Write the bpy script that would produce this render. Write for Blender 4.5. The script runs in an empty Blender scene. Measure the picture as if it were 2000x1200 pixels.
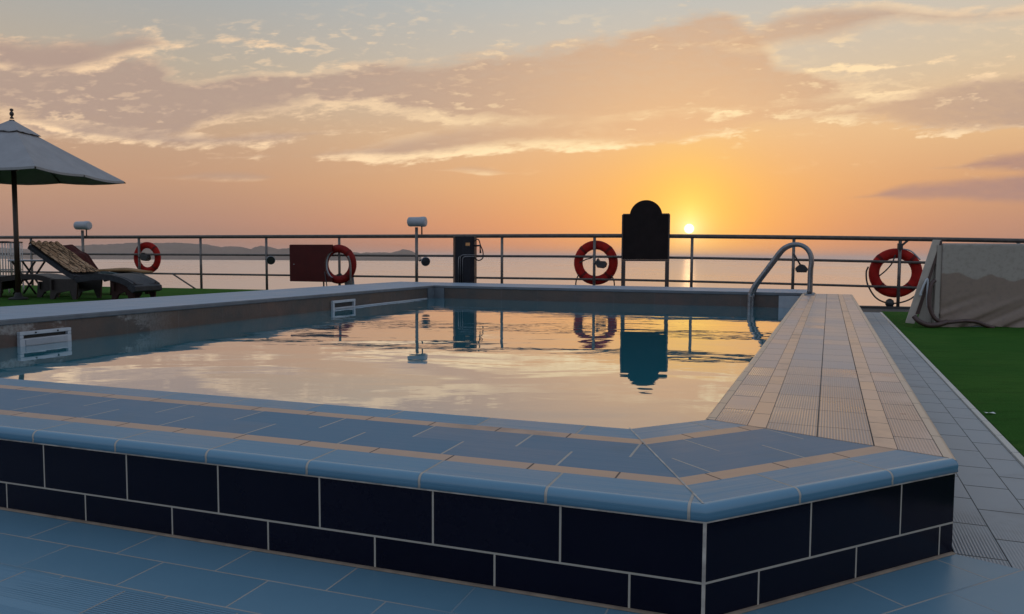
import bpy, math, random
from mathutils import Vector, Matrix
random.seed(7)
S = bpy.context.scene
COL = S.collection
R = math.radians

# ------------------------------------------------------------------ camera geometry
F_PX, EYE = 1500.0, 0.70
ROLL, PITCH = R(.286), math.atan(98/1500.0)
CR, SR = math.cos(ROLL), math.sin(ROLL)
def ray(px, py):
    a, b = px-1000, 600-py
    a, b = a*CR-b*SR, a*SR+b*CR
    x, u = a/F_PX, b/F_PX
    return Vector((x, math.cos(PITCH)+u*math.sin(PITCH), -math.sin(PITCH)+u*math.cos(PITCH)))
def atz(px, py, z):
    d = ray(px, py); t = (z-EYE)/d.z
    return Vector((d.x*t, d.y*t, z))
def atY(px, py, Y):
    d = ray(px, py); t = Y/d.y
    return Vector((d.x*t, Y, EYE+d.z*t))
TH = R(22.4)
UX, UY = math.sin(TH), math.cos(TH)
def vu(v, u, z=0.0):
    return Vector((v*UY+u*UX, -v*UX+u*UY, z))

cd = bpy.data.cameras.new('camera'); cam = bpy.data.objects.new('camera', cd); COL.objects.link(cam)
cd.sensor_width = 36; cd.lens = 36*F_PX/2000; cd.clip_start = .05; cd.clip_end = 200000
cam.matrix_world = Matrix.Translation((0, 0, EYE)) @ Matrix.Rotation(R(90)-PITCH, 4, 'X') @ Matrix.Rotation(ROLL, 4, 'Z')
S.camera = cam

# ------------------------------------------------------------------ colour helpers
def lin(c):
    out = []
    for v in c[:3]:
        v = v/255.0
        out.append(v/12.92 if v <= .04045 else ((v+.055)/1.055)**2.4)
    return (*out, 1.0)

# ------------------------------------------------------------------ node helpers
class NT:
    """small expression builder on one node tree"""
    def __init__(s, tree): s.t = tree; s.n = tree.nodes; s.l = tree.links
    def new(s, kind, **kw):
        n = s.n.new(kind)
        for k, v in kw.items(): setattr(n, k, v)
        return n
    def put(s, sock, v):
        if v is None: return
        if hasattr(v, 'is_output') or isinstance(v, bpy.types.NodeSocket): s.l.new(v, sock)
        else:
            try: sock.default_value = v
            except Exception: sock.default_value = (*v[:3],) if len(v) > 3 else (*v, 1.0)
    def m(s, op, a, b=None, c=None, clamp=False):
        n = s.new('ShaderNodeMath', operation=op, use_clamp=clamp)
        for i, v in enumerate((a, b, c)): s.put(n.inputs[i], v)
        return n.outputs[0]
    def add(s, a, b): return s.m('ADD', a, b)
    def sub(s, a, b): return s.m('SUBTRACT', a, b)
    def mul(s, a, b): return s.m('MULTIPLY', a, b)
    def div(s, a, b): return s.m('DIVIDE', a, b)
    def mn(s, a, b): return s.m('MINIMUM', a, b)
    def mx(s, a, b): return s.m('MAXIMUM', a, b)
    def sstep(s, x, a, b, ca=0.0, cb=1.0):
        n = s.new('ShaderNodeMapRange', interpolation_type='SMOOTHSTEP')
        s.put(n.inputs[0], x); s.put(n.inputs[1], a); s.put(n.inputs[2], b); s.put(n.inputs[3], ca); s.put(n.inputs[4], cb)
        return n.outputs[0]
    def lstep(s, x, a, b, ca=0.0, cb=1.0):
        n = s.new('ShaderNodeMapRange', interpolation_type='LINEAR')
        s.put(n.inputs[0], x); s.put(n.inputs[1], a); s.put(n.inputs[2], b); s.put(n.inputs[3], ca); s.put(n.inputs[4], cb)
        return n.outputs[0]
    def mix(s, f, a, b, blend='MIX'):
        n = s.new('ShaderNodeMix', data_type='RGBA', blend_type=blend)
        s.put(n.inputs[0], f); s.put(n.inputs[6], a); s.put(n.inputs[7], b)
        return n.outputs[2]
    def xyz(s, x, y, z):
        n = s.new('ShaderNodeCombineXYZ'); s.put(n.inputs[0], x); s.put(n.inputs[1], y); s.put(n.inputs[2], z)
        return n.outputs[0]
    def sep(s, v):
        n = s.new('ShaderNodeSeparateXYZ'); s.put(n.inputs[0], v); return n.outputs
    def noise(s, vec, scale, detail=4, rough=.55, dist=0.0):
        n = s.new('ShaderNodeTexNoise'); s.put(n.inputs['Vector'], vec)
        n.inputs['Scale'].default_value = scale; n.inputs['Detail'].default_value = detail
        n.inputs['Roughness'].default_value = rough; n.inputs['Distortion'].default_value = dist
        return n.outputs[0]
    def ramp(s, x, stops):
        n = s.new('ShaderNodeValToRGB'); s.put(n.inputs[0], x)
        e = n.color_ramp.elements
        while len(e) < len(stops): e.new(.5)
        for i, (p, c) in enumerate(stops): e[i].position = p; e[i].color = c
        return n.outputs[0]
    def curve(s, x, pts):
        n = s.new('ShaderNodeFloatCurve'); s.put(n.inputs[1], x)
        c = n.mapping.curves[0]
        c.points[0].location = pts[0]; c.points[1].location = pts[-1]
        for p in pts[1:-1]: c.points.new(*p)
        n.mapping.use_clip = False
        n.mapping.update()
        return n.outputs[0]

# ------------------------------------------------------------------ world: dusk sky
SUN_DIR = ray(1346, 447).normalized()
SUN_AZ = math.atan2(SUN_DIR.x, SUN_DIR.y); SUN_EL = math.asin(SUN_DIR.z)

def build_world():
    w = bpy.data.worlds.new('World'); S.world = w; w.use_nodes = True
    w.node_tree.nodes.clear()
    t = NT(w.node_tree)
    D = t.new('ShaderNodeTexCoord').outputs['Generated']
    dx, dy, dz = t.sep(D)
    dyc = t.mx(dy, .12)
    X = t.div(dx, dyc); Z = t.div(dz, dyc)
    el = t.m('ABSOLUTE', dz)
    # clear-sky colour by height for three compass directions
    g_left = t.ramp(el, [(0, lin((138, 110, 104))), (.015, lin((150, 118, 108))), (.04, lin((170, 130, 114))), (.09, lin((188, 146, 118))),
                         (.15, lin((190, 158, 131))), (.22, lin((180, 167, 150))), (.31, lin((160, 166, 168))), (.5, lin((156, 168, 180))), (.75, lin((162, 178, 200))), (1, lin((160, 178, 202)))])
    g_mid = t.ramp(el, [(0, lin((168, 120, 104))), (.015, lin((196, 126, 100))), (.04, lin((214, 141, 103))), (.09, lin((222, 168, 120))),
                        (.15, lin((222, 184, 144))), (.22, lin((206, 190, 168))), (.31, lin((184, 186, 182))), (.5, lin((160, 170, 180))), (.75, lin((162, 178, 200))), (1, lin((160, 178, 202)))])
    g_right = t.ramp(el, [(0, lin((146, 110, 102))), (.015, lin((164, 120, 106))), (.04, lin((180, 132, 112))), (.09, lin((204, 154, 116))),
                          (.15, lin((222, 182, 136))), (.22, lin((208, 188, 160))), (.31, lin((194, 190, 181))), (.5, lin((160, 170, 180))), (.75, lin((162, 178, 200))), (1, lin((160, 178, 202)))])
    fl = t.sstep(X, -.5, .22)
    fr = t.sstep(X, .22, .66)
    base = t.mix(fl, g_left, g_mid)
    base = t.mix(fr, base, g_right)
    # dim dusk hemisphere behind the viewer
    g_back = t.ramp(el, [(0, lin((168, 168, 178))), (.2, lin((182, 188, 202))), (.5, lin((176, 190, 210))), (1, lin((160, 178, 202)))])
    base = t.mix(t.sstep(dy, -.25, .35), g_back, base)
    # glow round the low sun
    Xs, Zs = SUN_DIR.x/SUN_DIR.y, SUN_DIR.z/SUN_DIR.y
    gx = t.sub(X, Xs); gz = t.sub(Z, Zs)
    def glow(sx, sz, k):
        a = t.div(gx, sx); b = t.div(t.sub(gz, .02), sz)
        r = t.m('SQRT', t.add(t.mul(a, a), t.mul(b, b)))
        return t.m('POWER', 2.718, t.mul(r, -k))
    front = t.sstep(dy, .1, .4)
    w1 = t.mul(glow(.14, .072, 1.0), front)
    col = t.mix(t.m('MULTIPLY', w1, .88, clamp=True), base, lin((255, 172, 58)))
    w2 = t.mul(glow(.055, .065, 1.15), front)
    col = t.mix(t.m('MULTIPLY', w2, .95, clamp=True), col, lin((255, 214, 84)))
    # ---- clouds
    def fx(px): return (ray(px, 300).x/ray(px, 300).y+.9)/1.8
    Xc = t.lstep(X, -.9, .9)
    Zn = t.sub(Z, t.mul(X, .10))
    P1 = t.xyz(t.mul(X, 5.5), t.mul(Zn, 17), 3.1)
    P2 = t.xyz(t.mul(X, 17), t.mul(Zn, 60), 7.7)
    P3 = t.xyz(t.mul(t.add(X, t.mul(Z, .9)), 40), t.mul(Zn, 120), 1.7)
    n1 = t.sub(t.noise(P1, 1.0, 5, .58), .5)
    n2 = t.sub(t.noise(P2, 1.0, 6, .66), .5)
    n3 = t.sub(t.noise(P3, 1.0, 2, .6), .5)
    nb = t.noise(t.xyz(t.mul(X, 2.6), t.mul(Zn, 9), 11.0), 1.0, 2, .5)
    prox = t.mul(t.m('POWER', 2.718, t.mul(t.m('SQRT', t.add(t.mul(gx, gx), t.mul(t.mul(gz, gz), 1.0))), -3.2)), front)
    body = t.mix(t.sstep(prox, .12, .72), lin((174, 149, 136)), lin((226, 180, 134)))
    rimc = t.mix(t.sstep(prox, .1, .65), lin((252, 216, 174)), lin((255, 229, 178)))
    cfront = t.sstep(dy, .25, .6)
    def layer(col, up, lo, amp=.02, soft=.016, op=.9, rim_lo=.7, rim_up=.2, rimw=.010, fine=.5, hole=0.0, bodyc=None):
        def conv(pts):
            o = []
            for px, py in pts:
                d = ray(px, py); o.append((((d.x/d.y)+.9)/1.8, d.z/d.y))
            return [(0, o[0][1])]+o+[(1, o[-1][1])]
        zu = t.curve(Xc, conv(up)); zl = t.curve(Xc, conv(lo))
        nn = t.add(t.mul(n1, amp), t.mul(n2, amp*fine))
        du = t.sub(zu, Z); dl = t.sub(Z, zl)
        a = t.add(t.mn(du, dl), nn)
        if hole: a = t.sub(a, t.mul(t.sstep(nb, .5, .72), hole))
        al = t.mul(t.mul(t.sstep(a, -soft*.35, soft), cfront), t.lstep(t.add(nb, n3), .2, .75, op*.75, op))
        col = t.mix(al, col, bodyc or body)
        # lit rim: thin band just inside the outline, strongest low
        band = t.mul(t.sstep(a, -soft*.3, rimw*.15), t.sstep(a, rimw*.45, rimw*1.7, 1, 0))
        islow = t.sstep(t.sub(du, dl), -.006, .012)
        wgt = t.add(t.mul(islow, rim_lo), t.mul(t.sub(1.0, islow), rim_up))
        wgt = t.mul(wgt, t.sstep(t.add(nb, t.mul(n2, 1.2)), .3, .68))
        col = t.mix(t.m('MULTIPLY', t.mul(band, wgt), cfront, clamp=True), col, rimc)
        return col
    OUT = lambda x0, x1, y: [(x0, y), (x1, y)]
    # main band across the whole sky
    col = layer(col,
        [(-60, 62), (60, 74), (160, 84), (260, 100), (340, 118), (400, 124), (450, 118), (500, 104), (600, 106), (720, 106), (850, 118), (1000, 104), (1100, 86), (1200, 66), (1300, 44), (1400, 20), (1440, 40), (1500, 90), (1560, 120), (1640, 132), (1760, 140), (1830, 160)],
        [(-60, 250), (100, 262), (240, 282), (340, 284), (420, 244), (520, 228), (680, 226), (800, 228), (900, 236), (1000, 248), (1150, 262), (1300, 264), (1400, 250), (1500, 232), (1600, 208), (1700, 180), (1800, 166), (1830, 160)],
        amp=.062, soft=.020, op=.95, rim_lo=.62, rim_up=.3, fine=.75, hole=.03)
    # left top mass with bright right flank
    col = layer(col, [(-60, 70), (200, 70), (250, 64), (320, 74), (345, 90), (470, 76), (480, 80)],
                [(-60, 130), (120, 150), (200, 130), (260, 112), (320, 96), (345, 92), (470, 80), (480, 82)],
                amp=.028, soft=.014, op=.9, rim_lo=.8, rim_up=.6, fine=1.0)
    # lower streak rising to the right, brightest under the sun
    col = layer(col, [(540, 306), (640, 290), (800, 262), (960, 236), (1100, 222), (1250, 222), (1400, 214), (1560, 196), (1700, 186), (1800, 190)],
                [(540, 306), (640, 312), (800, 318), (900, 306), (1000, 296), (1150, 290), (1300, 284), (1400, 264), (1520, 240), (1600, 224), (1700, 204), (1800, 190)],
                amp=.024, soft=.012, op=.9, rim_lo=1.0, rim_up=.25, fine=1.0)
    # wisps under the left mass
    col = layer(col, [(60, 236), (180, 244), (330, 256), (460, 262), (560, 252), (680, 256), (700, 258)],
                [(60, 238), (180, 272), (330, 290), (450, 286), (560, 278), (660, 264), (700, 258)],
                amp=.024, soft=.010, op=.9, rim_lo=.95, rim_up=.4, fine=1.0)
    # upper right cloud
    col = layer(col, [(1380, 84), (1460, 58), (1540, 26), (1640, 6), (1740, 2), (1860, 22), (2060, 14)],
                [(1380, 86), (1450, 104), (1540, 92), (1640, 74), (1740, 50), (1860, 46), (2060, 26)],
                amp=.03, soft=.02, op=.9, rim_lo=.2, rim_up=.45, fine=.6)
    # right cloud bank
    col = layer(col, [(1560, 226), (1640, 206), (1720, 186), (1820, 168), (1900, 156), (2060, 146)],
                [(1560, 228), (1640, 238), (1720, 246), (1830, 262), (1900, 254), (2060, 250)],
                amp=.05, soft=.014, op=.95, rim_lo=1.0, rim_up=.8, fine=1.1, hole=.012)
    # scattered bright scraps top right
    col = layer(col, [(1540, 134), (1600, 128), (1700, 130), (1780, 122), (1860, 106), (1900, 112)],
                [(1540, 136), (1600, 142), (1700, 138), (1780, 132), (1860, 118), (1900, 112)],
                amp=.022, soft=.01, op=.7, rim_lo=.9, rim_up=.9, fine=1.2)
    # dark mauve bank low on the right
    mauve = lin((164, 129, 122))
    col = layer(col, [(1690, 384), (1740, 366), (1800, 358), (1880, 352), (1960, 344), (2060, 336)],
                [(1690, 386), (1740, 390), (1800, 392), (1880, 394), (1960, 396), (2060, 398)],
                amp=.014, soft=.010, op=.95, fine=.8, rim_lo=0, rim_up=0, bodyc=mauve)
    col = layer(col, [(1865, 326), (1920, 308), (2000, 296), (2060, 290)], [(1865, 328), (1920, 332), (2000, 336), (2060, 340)],
                amp=.014, soft=.010, op=.9, fine=.8, rim_lo=0, rim_up=0, bodyc=mauve)
    # two small flat wisps
    col = layer(col, [(320, 346), (420, 334), (510, 338), (545, 346)], [(320, 348), (420, 354), (510, 354), (545, 347)],
                amp=.008, soft=.008, op=.55, rim_lo=.3, rim_up=0)
    col = layer(col, [(870, 332), (910, 324), (960, 328), (995, 338)], [(870, 333), (910, 338), (960, 342), (995, 339)],
                amp=.006, soft=.006, op=.55, rim_lo=.6, rim_up=0)
    # ripple texture (mackerel sky) between the banks
    rip = t.mul(t.mul(t.sstep(n3, .02, .2), t.sstep(nb, .42, .66)), t.mul(t.sstep(Z, .13, .2), t.sstep(Z, .27, .34, 1, 0)))
    col = t.mix(t.mul(t.mul(rip, cfront), .35), col, rimc)
    ed = t.mul(t.sstep(t.add(n2, t.mul(n3, .7)), .07, .2), t.mul(t.sstep(n1, -.05, .12), t.mul(t.sstep(Z, .09, .15), t.sstep(Z, .26, .33, 1, 0))))
    col = t.mix(t.mul(t.mul(ed, cfront), .42), col, rimc)
    # below the horizon: dim water colour
    col = t.mix(t.sstep(dz, -.03, -.004), lin((96, 84, 80)), col)
    # the physical sky underneath tints the whole dome
    sky = t.new('ShaderNodeTexSky', sky_type='NISHITA', sun_disc=False)
    sky.sun_elevation = SUN_EL; sky.sun_rotation = SUN_AZ; sky.altitude = 40
    bg = t.new('ShaderNodeBackground'); t.put(bg.inputs[0], col); bg.inputs[1].default_value = 1.06
    bg2 = t.new('ShaderNodeBackground'); t.put(bg2.inputs[0], sky.outputs[0]); bg2.inputs[1].default_value = .006
    # the sun's disc
    sv = t.new('ShaderNodeVectorMath', operation='DOT_PRODUCT'); t.put(sv.inputs[0], D); sv.inputs[1].default_value = SUN_DIR
    disc = t.sstep(sv.outputs['Value'], math.cos(9.8/1500), math.cos(7.8/1500))
    halo = t.m('POWER', 2.718, t.mul(t.m('ARCCOSINE', t.mn(sv.outputs['Value'], 1.0)), -70.0))
    em = t.new('ShaderNodeBackground'); em.inputs[0].default_value = (1, .93, .72, 1)
    t.put(em.inputs[1], t.add(t.mul(disc, 1.6), t.mul(halo, .6)))
    a1 = t.new('ShaderNodeAddShader'); t.l.new(bg.outputs[0], a1.inputs[0]); t.l.new(bg2.outputs[0], a1.inputs[1])
    a2 = t.new('ShaderNodeAddShader'); t.l.new(a1.outputs[0], a2.inputs[0]); t.l.new(em.outputs[0], a2.inputs[1])
    o = t.new('ShaderNodeOutputWorld'); t.l.new(a2.outputs[0], o.inputs[0])
build_world()
sl = bpy.data.lights.new('sun', 'SUN'); sl.energy = .012; sl.angle = R(.6); sl.color = (1, .66, .34)
so = bpy.data.objects.new('sun', sl); COL.objects.link(so)
so.rotation_euler = SUN_DIR.to_track_quat('Z', 'Y').to_euler()
S.cycles.max_bounces = 6; S.cycles.diffuse_bounces = 3; S.cycles.glossy_bounces = 4; S.cycles.volume_bounces = 2
S.world.cycles.sampling_method = 'MANUAL'; S.world.cycles.sample_map_resolution = 512
S.view_settings.view_transform = 'Standard'; S.view_settings.look = 'None'
S.view_settings.exposure = 0; S.view_settings.gamma = 1

# ------------------------------------------------------------------ materials
def newmat(name):
    m = bpy.data.materials.new(name); m.use_nodes = True
    t = NT(m.node_tree); b = m.node_tree.nodes['Principled BSDF']
    return m, t, b
def pmat(name, c1, c2=None, scale=8, rough=.5, bump=0, bscale=60, metal=0.0, spec=.5, rvar=.1, coat=0, stretch=(1, 1, 1), detail=5):
    m, t, b = newmat(name)
    tc = t.new('ShaderNodeTexCoord').outputs['Object']
    mp = t.new('ShaderNodeMapping'); t.put(mp.inputs[0], tc); mp.inputs['Scale'].default_value = stretch
    v = mp.outputs[0]
    c2 = c2 or tuple(x*.75 for x in c1)
    n = t.noise(v, scale, detail, .6)
    t.put(b.inputs['Base Color'], t.mix(t.sstep(n, .3, .7), (*c1, 1), (*c2, 1)))
    n2 = t.noise(v, scale*2.7, 4, .6)
    t.put(b.inputs['Roughness'], t.lstep(n2, .3, .7, max(.02, rough-rvar), min(1, rough+rvar)))
    b.inputs['Metallic'].default_value = metal; b.inputs['Specular IOR Level'].default_value = spec
    b.inputs['Coat Weight'].default_value = coat
    if bump:
        bn = t.new('ShaderNodeBump'); bn.inputs['Strength'].default_value = 1; bn.inputs['Distance'].default_value = bump
        t.put(bn.inputs['Height'], t.noise(v, bscale, 4, .6)); t.l.new(bn.outputs[0], b.inputs['Normal'])
    return m
def tile(name, c1, c2, grout, bw, rh, mortar=.0025, rough=.25, uo=0, vo=0, off=.5, ribs=0.0, ribmask=(.3, .5), spec=.5, groutvar=0, dirt=None, wav=.0004, rvar=.08, ribend=None, streak=None):
    """glazed or stone tile laid in UV metres, x along the run, y across it"""
    m, t, b = newmat(name)
    uv = t.new('ShaderNodeUVMap').outputs[0]
    mp = t.new('ShaderNodeMapping'); t.put(mp.inputs[0], uv); mp.inputs['Location'].default_value = (uo, vo, 0)
    v = mp.outputs[0]
    obj = t.new('ShaderNodeTexCoord').outputs['Object']
    br = t.new('ShaderNodeTexBrick'); t.put(br.inputs['Vector'], v)
    br.offset = off; br.offset_frequency = 2; br.squash = 1
    br.inputs['Scale'].default_value = 1; br.inputs['Mortar Size'].default_value = mortar; br.inputs['Mortar Smooth'].default_value = .15
    br.inputs['Brick Width'].default_value = bw; br.inputs['Row Height'].default_value = rh; br.inputs['Bias'].default_value = 0
    br.inputs['Color1'].default_value = (0, 0, 0, 1); br.inputs['Color2'].default_value = (1, 1, 1, 1); br.inputs['Mortar'].default_value = (.5, .5, .5, 1)
    rnd = t.sep(br.outputs['Color'])[0]
    fac = br.outputs['Fac']
    n = t.noise(obj, 7, 6, .62)
    ns = t.noise(v, 3, 3, .5)
    cc = t.mix(t.m('ADD', t.mul(rnd, .55), t.mul(t.sub(n, .25), .8), clamp=True), (*c1, 1), (*c2, 1))
    if dirt: cc = t.mix(t.mul(t.sstep(t.noise(obj, 2.3, 6, .7), .5, .72), .8), cc, (*dirt, 1))
    gf = fac
    if groutvar:
        gf = t.mul(fac, t.sstep(t.noise(obj, 1.7, 2, .5), .5-groutvar, .6-groutvar, .22, 1))
    gcol = t.mix(t.noise(obj, 30, 4, .7), (*grout, 1), (*[g*.72 for g in grout], 1))
    cc = t.mix(gf, cc, gcol)
    h = t.mul(fac, -1.0)
    rgh = t.lstep(t.add(t.mul(rnd, .5), t.mul(n, .6)), .1, .9, max(.03, rough-rvar), rough+rvar)
    nrm_h = t.add(t.mul(h, .0012), t.mul(ns, wav))
    nrm_h = t.add(nrm_h, t.mul(t.noise(obj, 90, 3, .6), .00006))
    uvs_ = t.sep(v)
    nrm_h = t.add(nrm_h, t.mul(t.sub(rnd, .5), t.add(t.mul(uvs_[0], .006), t.mul(uvs_[1], .014))))
    if streak:
        sv_ = t.sep(v); sn = t.noise(t.xyz(t.mul(sv_[0], streak[0]), t.mul(sv_[1], streak[1]), t.mul(rnd, 9.0)), 1.0, 3, .55)
        nrm_h = t.add(nrm_h, t.mul(sn, streak[2]))
    if ribs:
        y = t.sep(v)[1]
        wv = t.m('SINE', t.mul(y, 2*math.pi/.0074))
        msk = t.mul(t.sstep(t.add(t.mul(t.noise(obj, 2.1, 3, .5), .8), t.mul(rnd, .22)), *ribmask), t.sub(1.0, fac))
        if ribend: msk = t.mul(msk, t.sstep(t.add(t.sep(v)[0], t.mul(rnd, .5)), ribend[0], ribend[1], 1, 0))
        nrm_h = t.add(nrm_h, t.mul(t.mul(wv, msk), ribs))
        grv = t.mul(t.sstep(wv, -.2, -.85), msk)
        cc = t.mix(t.mul(grv, .45), cc, (.05, .046, .046, 1))
    t.put(b.inputs['Base Color'], cc)
    t.put(b.inputs['Roughness'], t.mix(fac, rgh, .8) if False else t.add(rgh, t.mul(fac, .4)))
    b.inputs['Specular IOR Level'].default_value = spec
    bn = t.new('ShaderNodeBump'); bn.inputs['Strength'].default_value = 1; bn.inputs['Distance'].default_value = 1
    t.put(bn.inputs['Height'], nrm_h); t.l.new(bn.outputs[0], b.inputs['Normal'])
    return m

M = {}
GROUT = (.42, .38, .32)
M['navy'] = tile('navy_glazed_tile', (.0025, .0025, .009), (.005, .005, .014), GROUT, .287, .125, .0025, .2, vo=.048, uo=.0, spec=.16, wav=.0022, rvar=.12)
M['blue_top'] = tile('blue_glazed_tile', (.068, .150, .23), (.088, .178, .255), (.46, .42, .37), .287, 5.0, .0032, .42, vo=2.5, off=0, spec=.08, wav=.0009, dirt=(.08, .145, .195), streak=(4, 40, .0009), rvar=.1)
M['blue_edge'] = tile('blue_coping_tile', (.085, .200, .295), (.115, .235, .33), (.42, .38, .33), .287, 5.0, .0032, .36, vo=2.5, off=0, spec=.10, wav=.0007, dirt=(.115, .21, .275), streak=(3, 60, .0012), rvar=.12)
M['blue_nose'] = tile('blue_bullnose_tile', (.085, .195, .285), (.11, .225, .315), (.42, .38, .33), .287, 5.0, .0032, .16, vo=2.5, off=0, spec=.5, wav=.0005)
M['tan'] = tile('terracotta_band_tile', (.50, .315, .215), (.68, .445, .315), (.12, .095, .08), .20, 5.0, .0022, .38, vo=2.5, off=0, spec=.5, dirt=(.28, .19, .15), wav=.0012, streak=(20, 6, .0009), rvar=.12)
M['tan_front'] = tile('dull_terracotta_band_tile', (.34, .215, .155), (.46, .30, .215), (.12, .095, .08), .20, 5.0, .0022, .42, vo=2.5, off=0, spec=.35, dirt=(.22, .15, .12), wav=.0012, streak=(9, 30, .0009), rvar=.12)
M['floor_blue'] = tile('blue_floor_tile', (.088, .185, .255), (.108, .205, .275), (.36, .33, .30), .287, .135, .0022, .4, groutvar=.05, spec=.4, wav=.0006)
M['floor_rib'] = tile('ribbed_blue_floor_tile', (.095, .20, .28), (.112, .218, .30), (.34, .31, .28), .287, 5.0, .0022, .4, vo=2.5, off=0, ribs=.0007, ribmask=(.42, .66), spec=.4, streak=(3, 50, .0014))
M['walk_rib'] = tile('ribbed_grey_tile', (.36, .275, .25), (.54, .41, .355), (.05, .045, .045), .25, 5.0, .0026, .36, vo=2.5, off=0, ribs=.0008, ribmask=(.30, .46), spec=.5, ribend=(.9, 2.6), wav=.0012, streak=(26, 5, .0011), rvar=.14)
M['walk_mid'] = tile('ribbed_slate_blue_tile', (.28, .255, .26), (.43, .355, .33), (.055, .05, .05), .25, .135, .0020, .36, off=0, ribs=.0008, ribmask=(.30, .46), spec=.5, ribend=(.7, 2.4), wav=.0012, streak=(26, 5, .0011), rvar=.14)
M['walk_edge'] = tile('pale_edge_tile', (.42, .325, .25), (.50, .39, .30), (.14, .12, .10), .25, 5.0, .0025, .4, vo=2.5, off=0, spec=.5)
M['strip'] = tile('grey_paving_tile', (.235, .25, .265), (.30, .31, .315), (.09, .088, .085), .25, 5.0, .003, .55, vo=2.5, off=0, spec=.35, dirt=(.20, .205, .21), ribs=.0009, ribmask=(.2, .34), ribend=(.1, .5))
M['strip_rib'] = tile('ribbed_paving_tile', (.15, .16, .175), (.18, .185, .195), (.09, .088, .085), .29, 5.0, .002, .45, vo=2.5, off=0, ribs=.001, ribmask=(.42, .6), spec=.4)
M['strip_edge'] = tile('pale_kerb_tile', (.40, .385, .35), (.46, .44, .40), (.2, .19, .18), .29, 5.0, .0025, .5, vo=2.5, off=0)
M['cope'] = tile('blue_grey_coping_tile', (.19, .25, .32), (.22, .28, .35), (.20, .21, .22), .29, .29, .002, .5, off=0, spec=.25, wav=.0002)
M['lip'] = pmat('grey_coping_lip', (.10, .115, .13), (.075, .085, .10), 5, .5)

def stained_wall():
    m, t, b = newmat('brown_render_tile')
    uv = t.new('ShaderNodeUVMap').outputs[0]
    obj = t.new('ShaderNodeTexCoord').outputs['Object']
    br = t.new('ShaderNodeTexBrick'); t.put(br.inputs['Vector'], uv)
    br.offset = 0; br.inputs['Scale'].default_value = 1; br.inputs['Mortar Size'].default_value = .004
    br.inputs['Brick Width'].default_value = .6; br.inputs['Row Height'].default_value = 3
    br.inputs['Color1'].default_value = (.070, .048, .036, 1); br.inputs['Color2'].default_value = (.095, .053, .040, 1); br.inputs['Mortar'].default_value = (.10, .085, .078, 1)
    x, y, z = t.sep(obj)
    n = t.noise(obj, 2.2, 7, .68)
    c = t.mix(t.sstep(n, .35, .7), br.outputs['Color'], (.05, .045, .042, 1))
    # pale lime scale patches along the top
    pn = t.noise(t.xyz(t.mul(x, 1.0), t.mul(y, 1.0), t.mul(z, 1.6)), 2.1, 8, .66)
    lime = t.sstep(t.add(pn, t.mul(z, .55)), .60, .66)
    lime = t.mul(lime, t.sstep(t.noise(obj, 40, 4, .7), .35, .6, .35, 1))
    dist = t.sstep(y, 6.2, 7.2, 1, 0)
    c = t.mix(t.mul(t.mul(lime, dist), .85), c, (.26, .25, .24, 1))
    t.put(b.inputs['Base Color'], c); t.put(b.inputs['Roughness'], t.lstep(n, .3, .7, .45, .75))
    bn = t.new('ShaderNodeBump'); bn.inputs['Distance'].default_value = .004; t.put(bn.inputs['Height'], t.noise(obj, 25, 6, .7)); t.l.new(bn.outputs[0], b.inputs['Normal'])
    return m
M['inner'] = stained_wall()
M['basin'] = pmat('blue_basin_tile', (.05, .14, .2), (.04, .11, .17), 4, .3)
M['steel'] = pmat('brushed_steel', (.21, .21, .22), (.15, .15, .16), 20, .32, metal=.85, rvar=.08)
M['rail'] = pmat('weathered_rail_metal', (.10, .082, .070), (.055, .045, .040), 14, .45, metal=.3, bump=.0006)
M['post'] = pmat('weathered_post_metal', (.15, .135, .125), (.085, .075, .07), 14, .45, metal=.3, bump=.0006)
M['red'] = pmat('faded_red_plastic', (.36, .012, .008), (.25, .009, .007), 9, .6, bump=.0008, spec=.12)
M['deepred'] = pmat('deep_red_plastic', (.20, .009, .007), (.15, .007, .006), 9, .55, spec=.15)
M['redband'] = pmat('worn_dark_red_band', (.13, .012, .010), (.09, .009, .008), 9, .7, spec=.15)
M['maroon'] = pmat('maroon_plastic', (.065, .004, .004), (.05, .003, .003), 5, .5, spec=.25)
M['white'] = pmat('dull_white_plastic', (.40, .42, .45), (.32, .34, .37), 6, .45)
M['greyplastic'] = pmat('grey_plastic', (.30, .32, .35), (.24, .26, .29), 6, .45)
M['dark'] = pmat('dark_metal', (.03, .03, .033), (.018, .018, .02), 12, .4, metal=.2)
M['black'] = pmat('black_painted_board', (.011, .006, .006), (.007, .004, .004), 4, .6, spec=.15)
M['frame'] = pmat('dark_brown_frame', (.05, .034, .030), (.034, .024, .021), 8, .5)
M['navycab'] = pmat('dark_navy_metal', (.006, .007, .012), (.009, .011, .017), 4, .35, spec=.2)
M['rope'] = pmat('dark_rope', (.05, .045, .042), (.03, .027, .025), 60, .9)
M['fabric'] = pmat('grey_canvas', (.29, .29, .30), (.255, .255, .265), 3, .85, bump=.0008, bscale=180, spec=.15)
M['wood'] = pmat('dark_varnished_wood', (.035, .018, .012), (.02, .011, .008), 6, .42, stretch=(6, 6, 1))
M['wicker'] = pmat('dark_wicker', (.030, .033, .042), (.018, .020, .026), 18, .6, spec=.25, bump=.002, bscale=120)
M['wickerdark'] = pmat('brown_black_wicker', (.020, .013, .012), (.012, .008, .008), 18, .55, bump=.002, bscale=120)
M['wickerred'] = pmat('oxblood_wicker', (.062, .010, .008), (.035, .007, .007), 18, .8, spec=.12, bump=.002, bscale=120)
M['legbrown'] = pmat('reddish_brown_wicker', (.032, .012, .010), (.02, .008, .008), 18, .7, bump=.002, bscale=120, spec=.2)
M['cushion'] = pmat('teal_grey_cushion', (.10, .14, .15), (.03, .045, .05), 14, .85, detail=7)
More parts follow.
